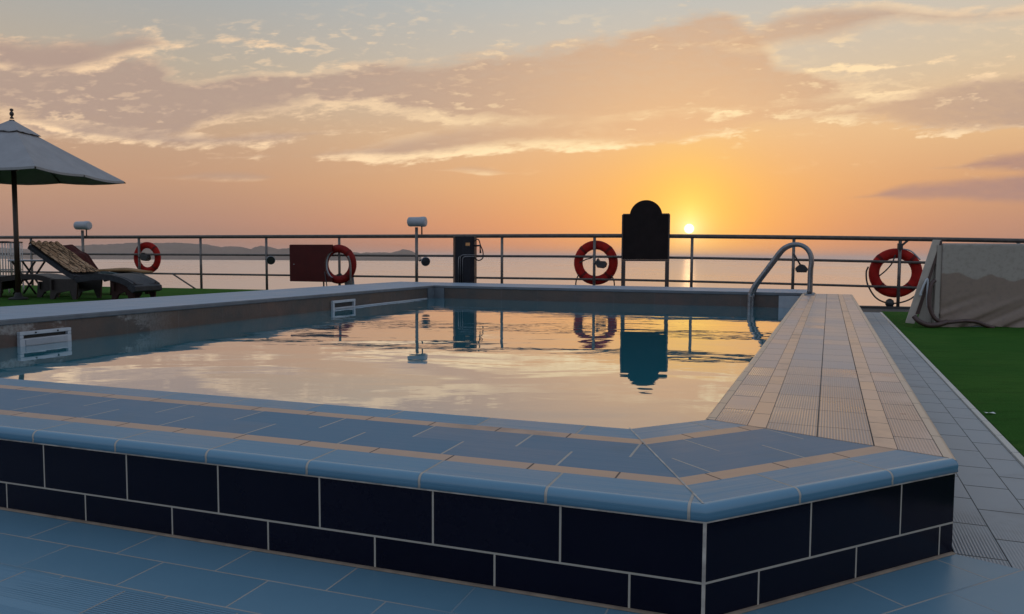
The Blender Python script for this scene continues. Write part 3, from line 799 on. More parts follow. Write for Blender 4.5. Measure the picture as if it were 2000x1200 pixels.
floodlight(816, 1.46, 'grey cylinder floodlight on a pole left of the dark shower cabinet')

# small spotlights clamped to posts
def spotlight(px, z, dx, label, kind=0):
    p = rpt(px, z, .03); ax = Vector((RD.x, RD.y, 0)); n = Vector((RN.x, RN.y, 0))
    t = thing('spotlight', p, label, 'spotlight', 'small spotlights on the railing posts')
    c = p+ax*dx
    if kind == 0:
        m = MB(); m.tube([p, p+ax*dx*.5+Vector((0, 0, .03)), c], .016, 8); m.build('bracket', 'dark', t)
        d = (ax*.5-n*.75+Vector((0, 0, -.15))).normalized(); rot = d.to_track_quat('Z', 'Y').to_matrix().to_4x4()
        m = MB(); m.lathe([(0, -.10), (.045, -.095), (.065, -.05), (.085, .02), (.090, .06), (.082, .062)], c, 18, rot); m.build('head', 'greyplastic' if px < 900 else 'dark', t)
        m = MB(); m.lathe([(.083, .055), (0, .060)], c, 18, rot); m.build('lens', 'glassdark', t)
    elif kind == 1:     # angular wedge head
        m = MB(); m.tube([p, p+ax*dx*.6], .014, 8); m.build('bracket', 'dark', t)
        rot = Matrix.Translation(c) @ Matrix(((RD.x, -RD.y, 0, 0), (RD.y, RD.x, 0, 0), (0, 0, 1, 0), (0, 0, 0, 1)))
        m = MB(); m.prism([(-.10, .02), (-.05, .10), (-.02, .05), (.08, .045), (.11, .0), (.09, -.06), (.05, -.085), (-.06, -.07)], .12, rot @ Matrix.Translation((0, -.08, 0))); m.build('head', 'dark', t, bevel=.008)
    else:               # hangs from an arm
        q = p+Vector((0, 0, .24))
        m = MB(); m.tube([q, c+Vector((-.02*RD.x, 0, .05))], .014, 8); m.build('bracket', 'dark', t)
        m = MB(); rot = Matrix.Translation(c) @ Matrix(((RD.x, -RD.y, 0, 0), (RD.y, RD.x, 0, 0), (0, 0, 1, 0), (0, 0, 0, 1)))
        m.prism([(-.09, -.055), (.09, -.055), (.10, -.015), (.05, .045), (.0, .065), (-.05, .045), (-.10, -.005)], .13, rot @ Matrix.Translation((0, -.08, 0))); m.build('head', 'dark', t, bevel=.01)
        m = MB(); m.box(-.08, .08, -.07, .04, -.075, -.056, rot); m.build('lens', 'glassdark', t)
spotlight(273, .655, .20, 'dark spotlight on the post in front of the leftmost lifebuoy', 1)
spotlight(521, .615, .12, 'small round spotlight on the post left of the red cabinet', 0)
spotlight(820, .610, .12, 'small round spotlight low on the pole of the right floodlight', 0)
spotlight(1160, .585, .13, 'dark angular spotlight seen through the middle lifebuoy', 1)
spotlight(1548, .575, .13, 'dark spotlight hanging by an arm under the pool handrail loop', 2)

# ------------------------------------------------------------------ lifebuoys
def lifebuoy(px, pz, rad, off, label, mt='red'):
    p = railp(px)-RN*off; c = Vector((p.x, p.y, pz))
    t = thing('lifebuoy', c, label, 'lifebuoy', 'red lifebuoys hung on the railing')
    a = Vector((RD.x, RD.y, 0)); z = Vector((0, 0, 1)); n = Vector((RN.x, RN.y, 0))
    rm = rad*.80; rows = []
    for i in range(49):
        th = 2*math.pi*i/48; e = a*math.cos(th)+z*math.sin(th); row = []
        for k in range(14):
            ph = 2*math.pi*k/14; row.append(c+e*(rm+rad*.205*math.cos(ph))+n*(rad*.165*math.sin(ph)))
        rows.append(row)
    m = MB(); m.grid(rows, True, closed=True); m.build('ring', mt, t)
    for k in range(4):
        th = R(45+90*k); e = a*math.cos(th)+z*math.sin(th); w = -a*math.sin(th)+z*math.cos(th)
        rows = []
        for j in range(5):
            e2 = (e+w*(-.07+.035*j)).normalized()
            rows.append([c+e2*(rm+rad*.212*math.cos(2*math.pi*q/14))+n*(rad*.172*math.sin(2*math.pi*q/14)) for q in range(14)])
        m = MB(); m.grid(rows, True, closed=True); m.build('rope_band', 'redband', t)
    return t, c, a, z, n
t, c, a, z, n = lifebuoy(282, .640, .345, -.10, 'red lifebuoy nearest the sun loungers at the left')
t, c, a, z, n = lifebuoy(1161, .60, .405, -.10, 'red lifebuoy in the middle beside the arched black board')
m = MB(); m.tube(bez([c+a*-.28+z*-.0+n*-.1, c+a*-.16+z*.06+n*-.1, c+a*-.05+z*.1+n*-.1, c+a*.0+z*.25+n*-.1]), .012, 6); m.build('grab_rope', 'rope', t)
for s_ in (-1, 1):
    m = MB(); m.tube(bez([c+a*.30*s_+z*-.22-n*.08, c+a*.35*s_+z*-.34-n*.06, c+a*.36*s_+z*-.55-n*.05]), .012, 6); m.build('grab_rope', 'rope', t)
t, c, a, z, n = lifebuoy(1750, .465, .405, -.10, 'red lifebuoy at the right beside the grey tarpaulin covered box')
m = MB(); m.tube(bez([c+a*-.42+z*.10-n*.05, c+a*-.45+z*.0-n*.06, c+a*-.42+z*-.2-n*.06, c+a*-.28+z*-.42-n*.06, c+a*-.06+z*-.50-n*.06, c+a*.2+z*-.44-n*.06, c+a*.42+z*-.25-n*.05]), .013, 6); m.build('grab_rope', 'rope', t)
m = MB(); m.tube(bez([c+a*-.25+z*-.05-n*.06, c+a*-.15+z*.05-n*.08, c+a*-.07+z*.16-n*.08, c+a*-.02+z*.30-n*.06]), .012, 6); m.build('grab_rope', 'rope', t)
m = MB(); m.tube(bez([c+a*.08+z*.40-n*.02, c+a*.22+z*.36-n*.02, c+a*.36+z*.22-n*.02]), .012, 6); m.build('grab_rope', 'white', t)
fl_ = MB(); fl_.lathe([(0, -.07), (.045, -.06), (.07, -.01), (.06, .045), (.02, .075), (0, .078)], c+a*-.08+z*-.50-n*.07, 14); fl_.build('float', 'dark', t)
# rope cleat on the right post
p = rpt(1755, .965, .04)
cl = thing('rope_cleat', p, 'small dark rope cleat near the top of the post in front of the right lifebuoy', 'cleat')
m = MB(); m.box(-.045, .03, -.02, .02, -.05, .05, Matrix.Translation(p)); m.build('base', 'dark', cl)
m = MB(); m.tube([p+Vector((.0, 0, .0)), p+Vector((.13, 0, .11))], .018, 8); m.build('horn', 'dark', cl)

# ------------------------------------------------------------------ red lifebuoy cabinet
def cabinet():
    off = .20
    def W(px, z, o=off): p = railp(px)-RN*o; return Vector((p.x, p.y, z))
    px0, pxc, pxr = 576.5, 662, 702
    base = W(px0, .17)
    t = thing('lifebuoy_cabinet', base, 'dark red cabinet board with a round bite in its right edge, on the railing', 'cabinet')
    s = 98.0
    o = Vector((base.x, base.y, 0)); a = Vector((RD.x, RD.y, 0)); n = Vector((RN.x, RN.y, 0))
    zc = .525; hx = .955; hr = .17
    mat = Matrix(((a.x, n.x, 0, o.x), (a.y, n.y, 0, o.y), (0, 0, 1, 0), (0, 0, 0, 1)))
    z0, z1 = .185, .925
    # board with a round bite in its right edge where the ring sits
    hz_ = [(hx+hr*math.cos(R(d)), zc+hr*1.5*math.sin(R(d))) for d in range(270, 89, -10)]
    out = [(.0, z0), (hx, z0-.004)]+hz_+[(hx, z1), (.02, z1), (.004, z1-.008), (0, z1-.022)]
    m = MB(); m.prism(out, .05, mat); m.build('board', 'maroon', t, bevel=.003)
    rows = []
    for d in range(96, 265, 8):
        x, z = hx+hr*.99*math.cos(R(d)), zc+hr*1.49*math.sin(R(d))
        rows.append([mat @ Vector((x, .052, z)), mat @ Vector((x+.022*max(0, -math.cos(R(d))), .08, z))])
    m = MB(); m.grid(rows, True); m.build('liner', 'greyplastic', t)
    m = MB(); m.prism([(hx+.10, .20), (hx+.30, .35), (hx+.34, .0), (hx+.14, -.04)], .015, mat @ Matrix.Translation((0, .30, 0))); m.build('rear_panel', 'greyplastic', t)
    m = MB(); q = mat @ Vector((.10, -.001, .53)); m.cyl(q, q-n*.006, .010, 8); m.build('rivet', 'greyplastic', t)
    m = MB(); m.tube([mat @ Vector((.79, .03, .42)), mat @ Vector((.80, -.012, .36)), mat @ Vector((.84, -.012, .12)), mat @ Vector((.85, -.01, -.08))], .010, 6); m.build('strap', 'dark', t)
    m = MB(); m.tube(bez([mat @ Vector((hx+.36, -.01, .70)), mat @ Vector((hx+.41, -.01, .5)), mat @ Vector((hx+.41, -.01, -.08))]), .020, 8); m.build('leg', 'post', t)
    m = MB(); m.tube([mat @ Vector((.72, .08, .18)), mat @ Vector((.72, .08, -.085))], .016, 8); m.build('leg', 'dark', t)
    m = MB(); m.prism([(hx+.02, .33), (hx+.10, .36), (hx+.16, .30), (hx+.20, .26), (hx+.03, .27)], .03, mat @ Matrix.Translation((0, .14, 0))); m.build('clip', 'dark', t)
cabinet()
lifebuoy(664.5, .535, .39, .065, 'dark red lifebuoy held behind the right edge of the red cabinet board', 'deepred')

# ------------------------------------------------------------------ shower cabinet
def shower():
    p = railp(919)-RN*.34; b = Vector((p.x, p.y, -.085))
    t = thing('shower_cabinet', b, 'dark navy faceted shower cabinet with handset and thin pipes', 'shower')
    a = Vector((RD.x, RD.y, 0)); n = Vector((RN.x, RN.y, 0)); zt = 1.07
    mat = Matrix(((a.x, n.x, 0, b.x), (a.y, n.y, 0, b.y), (0, 0, 1, 0), (0, 0, 0, 1)))
    plan = [(-.205, .10), (-.205, -.06), (-.13, -.155), (.02, -.175), (.15, -.13), (.205, -.04), (.205, .10)]
    lo = [mat @ Vector((x, y, -.085)) for x, y in plan]; hi = [mat @ Vector((x, y, zt)) for x, y in plan]
    m = MB()
    for i in range(len(lo)): m.face([lo[i], lo[(i+1) % len(lo)], hi[(i+1) % len(lo)], hi[i]])
    m.face(hi); m.build('body', 'navycab', t, bevel=.006)
    m = MB(); m.prism([(-.207, zt-.01), (.207, zt-.01), (.207, zt+.012), (-.207, zt+.012)], .02, mat @ Matrix.Translation((0, -.19, 0))); 
    for k, (x0, zc) in enumerate(((-.05, .70), (-.012, .73), (.03, .70))):
        m = MB(); y = -.195
        if k: pts = [(x0, y, -.08), (x0, y, zc-.05), (x0+.012, y, zc-.015), (x0+.05, y, zc), (.16, y+.045, zc), (.24, y+.11, zc)]
        else: pts = [(x0, y, -.08), (x0, y, zc-.06), (x0+.006, y+.01, zc-.01), (x0+.02, y+.035, zc+.01)]
        m.tube([mat @ Vector(q) for q in pts], .009, 8); m.build('pipe', 'steel', t)
    m = MB(); m.box(.075, .155, -.158, -.150, .90, .955, mat @ Matrix.Rotation(R(0), 4, 'Z')); m.build('sticker', 'sticker', t)
    m = MB(); m.box(.075, .165, -.160, -.150, .885, .897, mat); m.build('bracket', 'dark', t)
    m = MB(); m.tube([mat @ Vector(q) for q in ((.20, -.02, .90), (.32, -.03, .905))], .016, 8); m.build('hook', 'dark', t)
    m = MB(); m.tube(bez([mat @ Vector(q) for q in ((.205, -.02, .985), (.25, -.03, 1.02), (.29, -.03, 1.0), (.32, -.03, .91), (.365, -.03, .80), (.37, -.03, .70), (.345, -.03, .655), (.28, -.03, .63), (.22, -.03, .665), (.20, -.02, .70))]), .011, 8); m.build('hose', 'rubber', t)
    m = MB(); m.tube([mat @ Vector(q) for q in ((.312, -.035, .91), (.318, -.04, .83), (.325, -.045, .765))], .013, 8, rads=[.010, .012, .019]); m.build('handset', 'rubber', t)
shower()

# ------------------------------------------------------------------ arched signboard
def signboard():
    p = railp(1261)-RN*.16; a = Vector((RD.x, RD.y, 0)); n = Vector((RN.x, RN.y, 0))
    b = Vector((p.x, p.y, -.085))
    t = thing('signboard', b, 'black board with an arched top standing on two posts', 'sign')
    mat = Matrix(((a.x, n.x, 0, b.x), (a.y, n.y, 0, b.y), (0, 0, 1, 0), (0, 0, 0, 1)))
    z0, z1, hw, r = .665, 1.452, .395, .285
    out = [(-hw, z0), (hw, z0), (hw, z1), (r, z1)]+arc(0, z1-.03, r, 6, 174, 22)+[(-r, z1), (-hw, z1)]
    m = MB(); m.prism(out, .03, mat); m.build('board', 'black', t)
    m = MB()
    m.box(-hw-.022, hw+.022, -.022, .05, z0-.03, z0-.001, mat); m.build('bottom_frame', 'frame', t, bevel=.003)
    for s_ in (-1, 1):
        x = s_*(hw+.011)
        m = MB(); m.box(x-.0115, x+.0115, -.022, .05, z0, z1+.002, mat); m.build('side_frame', 'frame', t, bevel=.003)
        x = s_*(hw-.012)
        m = MB(); m.box(x-.033, x+.033, -.02, .046, 0, z0-.031, mat); m.build('post', 'frame', t, bevel=.004)
        m = MB(); xx = s_*(hw+r)/2; m.box(xx-(hw-r)/2-.005, xx+(hw-r)/2+.01, -.020, .048, z1+.0025, z1+.018, mat); m.build('top_frame', 'frame', t)
signboard()

# ------------------------------------------------------------------ pool handrail
def handrail():
    base = vu(-.10, 9.35, ZT)
    base = atz(1581, 577, ZT)
    d = -vu(1, 0, 0); u = vu(0, 1, 0)
    t = thing('pool_handrail', base, 'bent steel pool handrail looping from the tiled edge into the water', 'handrail')
    prof = [(0, 0), (0, .30), (-.008, .42), (.005, .52), (.055, .60), (.125, .642), (.20, .650), (.28, .63), (.36, .572), (.45, .445), (.55, .30), (.63, .185), (.69, .088), (.722, 0), (.735, -.1), (.735, -.8)]
    for k in (0, 1):
        o = u*.42*k
        pts = bez([base+o+d*x+Vector((0, 0, z)) for x, z in prof], 5)
        m = MB(); m.tube(pts, .029, 14); m.build('rail', 'steel', t)
        m = MB(); m.lathe([(.037, .02), (.06, .016), (.068, 0)], base+o+Vector((0, 0, .001)), 18); m.build('flange', 'steel', t)
    m = MB(); q = base+d*.735+Vector((0, 0, -.25)); m.tube([q, q+u*.42], .03, 8); m.build('tread', 'steel', t)
handrail()

# ------------------------------------------------------------------ parasol
def parasol():
    Y = 11.9; P = Vector((-7.66, Y, 0))
    t = thing('parasol', P, 'square grey canvas parasol on a dark wooden pole', 'parasol')
    C = Vector((P.x, P.y, 0))
    RC = 1.571; zr = 1.925; za = 2.73
    cor = [Vector((RC*math.cos(R(q)), RC*math.sin(R(q)), 0)) for q in (42, 132, 222, 312)]
    ribs = []
    for i in range(4):
        ribs.append(cor[i]); ribs.append((cor[i]+cor[(i+1) % 4])*.5)
    def surf(k, f, top=1.0):        # point at fraction f out along rib k (float), sagging canvas
        i = int(k) % 8; fr = k-int(k); a, b = ribs[i], ribs[(i+1) % 8]
        e = a.lerp(b, fr); sag = .045*math.sin(math.pi*fr)*f
        z = za-(za-zr)*(f**.93)-sag*.6
        if i % 2 == 0: dz = 0
        return C+Vector((e.x*f, e.y*f, z))
    rows = []
    fs = [.20+.8*j/10 for j in range(11)]
    rows = [[surf(q/4, f) for q in range(32)] for f in fs]
    m = MB(); m.grid(rows, False, closed=True)
    # hem
    hem = [[p for p in rows[-1]], [p-Vector((0, 0, .035)) for p in rows[-1]]]
    m.grid(hem, False, closed=True)
    can = m.build('canopy', 'fabric', t)
    sm = can.modifiers.new('thickness', 'SOLIDIFY'); sm.thickness = .004
    # vent cap
    fs = [0.02, .08, .15, .215, .245]
    rows = []
    for j, f in enumerate(fs):
        row = []
        for q in range(32):
            p = surf(q/4, f); w = .010*math.sin(q*2.3+j)+.008*math.sin(q*5.1)
            p.z += .035+.5*w*(j > 1); row.append(p)
        rows.append(row)
    m = MB(); m.grid(rows, True, closed=True); m.cap(rows[0]); o = m.build('vent_cap', 'fabric', t)
    sm = o.modifiers.new('thickness', 'SOLIDIFY'); sm.thickness = .003
    m = MB(); m.tube([C+Vector((0, 0, .0)), C+Vector((0, 0, 1.0)), C+Vector((0, 0, 2.75))], .036, 14); m.build('pole', 'wood', t)
    m = MB(); m.lathe([(0, 2.765), (.03, 2.77), (.022, 2.79), (.012, 2.80), (.028, 2.825), (.032, 2.845), (.022, 2.868), (.012, 2.875), (.026, 2.895), (.024, 2.915), (0, 2.925)], C, 14); m.build('finial', 'wood', t)
    m = MB(); m.lathe([(.037, 1.98), (.06, 1.985), (.06, 2.06), (.037, 2.065)], C, 14); m.build('runner', 'wood', t)
    for i, e in enumerate(ribs):
        out = C+Vector((e.x*1.01, e.y*1.01, zr-.028)); mid = C+Vector((e.x*.5, e.y*.5, za-(za-zr)*.5**.93-.04)); inn = C+Vector((e.x*.03, e.y*.03, za-.06))
        m = MB(); m.tube([inn, mid, out], .011, 6); rb = m.build('rib', 'wood', t)
        m = MB(); m.tube([C+Vector((e.x*.035, e.y*.035, 2.02)), mid+Vector((0, 0, -.012))], .010, 6); m.build('strut', 'wood', rb)
    m = MB(); m.lathe([(0, .0), (.13, .0), (.135, .015), (.125, .03), (.06, .045), (.045, .10), (.038, .11)], C, 20); m.build('base', 'rubber', t)
parasol()

# ------------------------------------------------------------------ sun loungers
def lounger(loc, ang, label, bm_, sm_, group, towel=False, wheels=False, flat=False, steep=False, sc=1.0):
    """local x runs from head to foot, y across"""
    t = thing('sun_lounger', loc, label, 'sun lounger', group)
    Rm = Matrix.Translation(loc) @ Matrix.Rotation(ang, 4, 'Z') @ Matrix.Scale(sc, 4)
    w = .31
    back = [(-.02, .80), (.02, .775), (.20, .66), (.40, .53), (.58, .42), (.72, .345)] if not flat else [(0, .36), (.3, .35), (.72, .34)]
    if steep: back = [(.20, .82), (.25, .79), (.36, .71), (.48, .66), (.60, .50), (.72, .345)]
    seat = [(.735, .335), (.86, .355), (1.0, .375), (1.15, .382), (1.30, .372), (1.45, .34), (1.57, .295), (1.67, .235)]
    def slab(prof, y0, y1, th, curve=0):
        m = MB(); top, bot = [], []
        N = len(prof); ny = 9
        rows_t, rows_b = [], []
        for i, (x, z) in enumerate(prof):
            a = prof[max(0, i-1)]; b = prof[min(N-1, i+1)]; L = math.hypot(b[0]-a[0], b[1]-a[1]); nx, nz = -(b[1]-a[1])/L, (b[0]-a[0])/L
            rt, rb = [], []
            for k in range(ny):
                y = y0+(y1-y0)*k/(ny-1); dip = -curve*(1-(2*k/(ny-1)-1)**2)
                rt.append(Rm @ Vector((x+nx*dip, y, z+nz*dip))); rb.append(Rm @ Vector((x-nx*th, y, z-nz*th)))
            rows_t.append(rt); rows_b.append(rb)
        m.grid(rows_t); m.grid(rows_b)
        m.grid([[r[0] for r in rows_t], [r[0] for r in rows_b]], False); m.grid([[r[-1] for r in rows_t], [r[-1] for r in rows_b]], False)
        m.grid([rows_t[0], rows_b[0]], False); m.grid([rows_t[-1], rows_b[-1]], False)
        return m
    def dense(p): return [(q.x, q.z) for q in bez([(x, 0, z) for x, z in p], 4)]
    slab(dense(back), -w+.045, w-.045, .035, .02).build('backrest', bm_, t)
    slab(dense(seat), -w+.045, w-.045, .05, .012).build('seat', sm_, t)
    for s_ in (-1, 1):
        m = slab(dense(back), min(s_*w, s_*(w-.042)), max(s_*w, s_*(w-.042)), .06); m.build('back_frame', bm_, t)
        side = [(.70, .315)]+seat
        m = slab(dense(side), min(s_*w, s_*(w-.042)), max(s_*w, s_*(w-.042)), .085); m.build('side_frame', sm_, t)
    # rolled foot end
    m = MB(); 
    c = seat[-1]
    m.prism([(c[0]-.03, c[1]+.005), (c[0]+.03, c[1]-.03), (c[0]+.035, c[1]-.10), (c[0]-.02, c[1]-.125), (c[0]-.10, c[1]-.06)], w*2+.01, Rm @ Matrix.Translation((0, -w-.005, 0))); m.build('foot_roll', sm_, t, bevel=.01)
    # leg panels: two tapered legs joined by an apron, at head and foot
    for x0, x1, ztop, nm in ((.28, .70, .30, 'wickerdark'), (1.30, 1.62, .26, 'legbrown' if sm_ != 'wickerdark' else 'wickerdark')):
        for s_ in (-1, 1):
            y = s_*(w-.06)
            m = MB(); m.prism([(x0-.02, 0), (x0+.045, 0), (x0+.10, .09), (x1-.10, .13), (x1-.055, .0), (x1+.0, 0), (x1+.03, ztop), (x0, ztop)], .035, Rm @ Matrix.Translation((0, y-.017, 0))); m.build('leg', nm, t)
        m = MB(); m.box(x0+.02, x0+.05, -w+.0, w-.0, .14, ztop-.01, Rm); m.build('apron', nm, t)
    if wheels:
        for s_ in (-1, 1):
            m = MB(); m.lathe([(0, -.03), (.05, -.03), (.075, -.015), (.075, .015), (.05, .03), (0, .03)], Rm @ Vector((.30, s_*(w+.02), .075)), 18, Matrix.Rotation(R(90), 4, 'X')); m.build('wheel', 'rubber', t)
    if towel:
        m, tt, b = newmat('brown_striped_towel')
        uv = tt.new('ShaderNodeUVMap').outputs[0]; xx, yy, _ = tt.sep(uv)
        n = tt.noise(uv, 9, 6, .7, .8); n2 = tt.noise(uv, 30, 4, .7)
        wx = tt.add(xx, tt.mul(tt.sub(n, .5), .05))
        vor = tt.new('ShaderNodeTexVoronoi', feature='DISTANCE_TO_EDGE'); tt.put(vor.inputs['Vector'], tt.xyz(tt.mul(wx, 20), tt.mul(yy, 13), 0)); vor.inputs['Scale'].default_value = 1
        cc = tt.mix(tt.sstep(n, .35, .68), (.48, .32, .20, 1), (.32, .19, .11, 1))
        cc = tt.mix(tt.mul(tt.sstep(n2, .54, .66), .8), cc, (.62, .50, .36, 1))
        cc = tt.mix(tt.mul(tt.sstep(vor.outputs[0], .10, .03), .85), cc, (.03, .018, .012, 1))
        st = tt.m('ABSOLUTE', tt.m('SINE', tt.mul(wx, 26)))
        cc = tt.mix(tt.mul(tt.sstep(st, .30, .12), .95), cc, (.018, .012, .010, 1))
        tt.put(b.inputs['Base Color'], cc); b.inputs['Roughness'].default_value = .95; b.inputs['Specular IOR Level'].default_value = .1
        tw = MB(); rows, uvs = [], []
        pr = dense(back); NN = 34
        pr = [(-.065, .785), (-.045, .815)]+pr[0:len(pr)-2]
        for i, (x, z) in enumerate(pr):
            r_, u_ = [], []
            for k in range(NN+1):
                f = k/NN; y = -w+.02+(2*w-.03)*f
                fold = .012*abs(math.sin(f*math.pi*5))+.004*math.sin(f*23+i)
                r_.append(Rm @ Vector((x+.016+fold*.6, y, z+.022+fold+(.02*abs(math.sin(f*math.pi*5)) if i < 3 else 0)))); u_.append((f*.6, i*.035))
            rows.append(r_); uvs.append(u_)
        tw.grid(rows, True, uvs)
        o = tw.build('towel', m); so_ = o.modifiers.new('thickness', 'SOLIDIFY'); so_.thickness = .012
        tag(o, 'brown and cream patterned towel draped over the front lounger backrest', 'towel')
    return t
G = 'sun loungers on the turf at the left'
L1 = Vector((-7.47, 12.35, 0))
lounger(L1, R(-10), 'front dark grey sun lounger with the patterned towel on its raised backrest', 'wicker', 'wicker', G, towel=True, sc=1.06)
lounger(Vector((-8.34, 13.85, 0)), R(-8), 'sun lounger with a dark red raised backrest behind the towel covered one', 'wickerred', 'cushion', G, steep=True, sc=1.08)
lounger(Vector((-9.05, 12.75, 0)), R(2), 'flat black wheeled sun lounger at the far left behind the parasol pole', 'wickerdark', 'wickerdark', G, wheels=True, flat=True)

def oc():
    # folded cloth on the second lounger's seat
    c = Vector((-6.99, 13.68, .415)); m = MB(); rows = []
    for i in range(15):
        x = -.48+.96*i/14; row = []
        for k in range(9):
            y = -.24+.48*k/8; row.append(c+Vector((x, y, .055*(1-(x/.49)**2)*(1-.5*(y/.24)**2)+.006*math.sin(9*x+5*y))))
        rows.append(row)
    m.grid(rows); o = m.build('cloth', 'ochre'); s_ = o.modifiers.new('thickness', 'SOLIDIFY'); s_.thickness = .03; s_.offset = -1
    tag(o, 'folded ochre cloth lying on the seat of the lounger behind', 'cloth')
oc()
# small round side table behind the pole
def table():
    c = Vector((-8.55, 13.6, 0)); t = thing('side_table', c, 'low grey side table with crossed legs behind the parasol pole', 'table')
    m = MB(); m.lathe([(0, .575), (.30, .575), (.315, .585), (.315, .60), (.305, .61), (0, .61)], c, 24); m.build('table_top', 'greyplastic', t)
    for k in range(2):
        for s_ in (-1, 1):
            m = MB(); m.tube([c+Vector((-.2*s_, -.14+.28*k, 0)), c+Vector((.2*s_, -.14+.28*k, .574))], .018, 8); m.build('leg', 'dark', t)
table()
# white wire basket
def basket():
    c = Vector((-9.30, 14.0, 0)); t = thing('wire_basket', c, 'tall white wire basket with a dark rim at the left edge', 'basket')
    w, d, h = .26, .2, .92
    for zz, r in ((.16, .012), (.42, .010), (.68, .010)):
        m = MB(); m.tube([c+Vector((x, y, zz)) for x, y in ((-w, -d), (w, -d), (w, d), (-w, d))], r, 6, closed=True); m.build('hoop', 'whitewire', t)
    m = MB(); m.tube([c+Vector((x, y, h)) for x, y in ((-w, -d), (w, -d), (w, d), (-w, d))], .018, 6, closed=True); m.build('rim', 'dark', t)
    m = MB()
    for i in range(11):
        x = -w+2*w*i/10
        for y in (-d, d): m.tube([c+Vector((x, y, .16)), c+Vector((x, y, h))], .008, 5)
    for i in range(1, 7):
        y = -d+2*d*i/7
        for x in (-w, w): m.tube([c+Vector((x, y, .16)), c+Vector((x, y, h))], .008, 5)
    m.build('wires', 'whitewire', t)
    for sx in (-1, 1):
        for sy in (-1, 1):
            m = MB(); m.cyl(c+Vector((sx*w, sy*d, 0)), c+Vector((sx*w, sy*d, .17)), .014, 6); m.build('leg', 'whitewire', t)
basket()
def chair():
    c = Vector((-8.55, 12.05, 0)); t = thing('garden_chair', c, 'maroon plastic chair cut off by the left edge of the photo', 'chair')
    m = MB(); m.prism([(-.42, .44), (-.06, .46), (.10, .83), (.06, .86), (-.42, .86)], .03, Matrix.Translation(c)); m.build('backrest', 'wickerred', t, bevel=.01)
    m = MB(); m.box(-.45, -.03, -.45, .02, .40, .44, Matrix.Translation(c)); m.build('seat', 'wickerred', t, bevel=.01)
    for x in (-.43, -.07):
        for y in (-.42, .0):
            m = MB(); m.cyl(c+Vector((x, y, 0)), c+Vector((x, y, .40)), .02, 8); m.build('leg', 'wickerdark', t)
chair()

# ------------------------------------------------------------------ tarpaulin covered box on the right
def tarp_mat():
    m, t, b = newmat('stained_grey_tarpaulin')
    uv = t.new('ShaderNodeUVMap').outputs[0]; x, y, _ = t.sep(uv)
    obj = t.new('ShaderNodeTexCoord').outputs['Object']
    n = t.noise(uv, 4.5, 6, .6); nf = t.noise(uv, 18, 6, .65)
    edge = t.add(y, t.mul(t.sub(t.noise(t.xyz(x, 0, 6.3), 2.3, 1.5, .4), .5), .62))
    edge = t.add(edge, t.mul(t.sub(t.noise(uv, 14, 4, .6), .5), .05))
    up = t.sstep(edge, .575, .60)
    c = t.mix(up, (.235, .175, .14, 1), (.32, .285, .25, 1))
    c = t.mix(t.mul(t.sstep(nf, .45, .7), .35), c, (.15, .12, .105, 1))
    c = t.mix(t.mul(t.sstep(n, .58, .75), .3), c, (.34, .32, .30, 1))
    t.put(b.inputs['Base Color'], c); t.put(b.inputs['Roughness'], t.lstep(n, .3, .7, .45, .7)); b.inputs['Specular IOR Level'].default_value = .3
    return m
M['tarp'] = tarp_mat()
M['paleboard'] = pmat('pale_weathered_board', (.46, .40, .345), (.36, .31, .27), 6, .7, bump=.001, bscale=30)
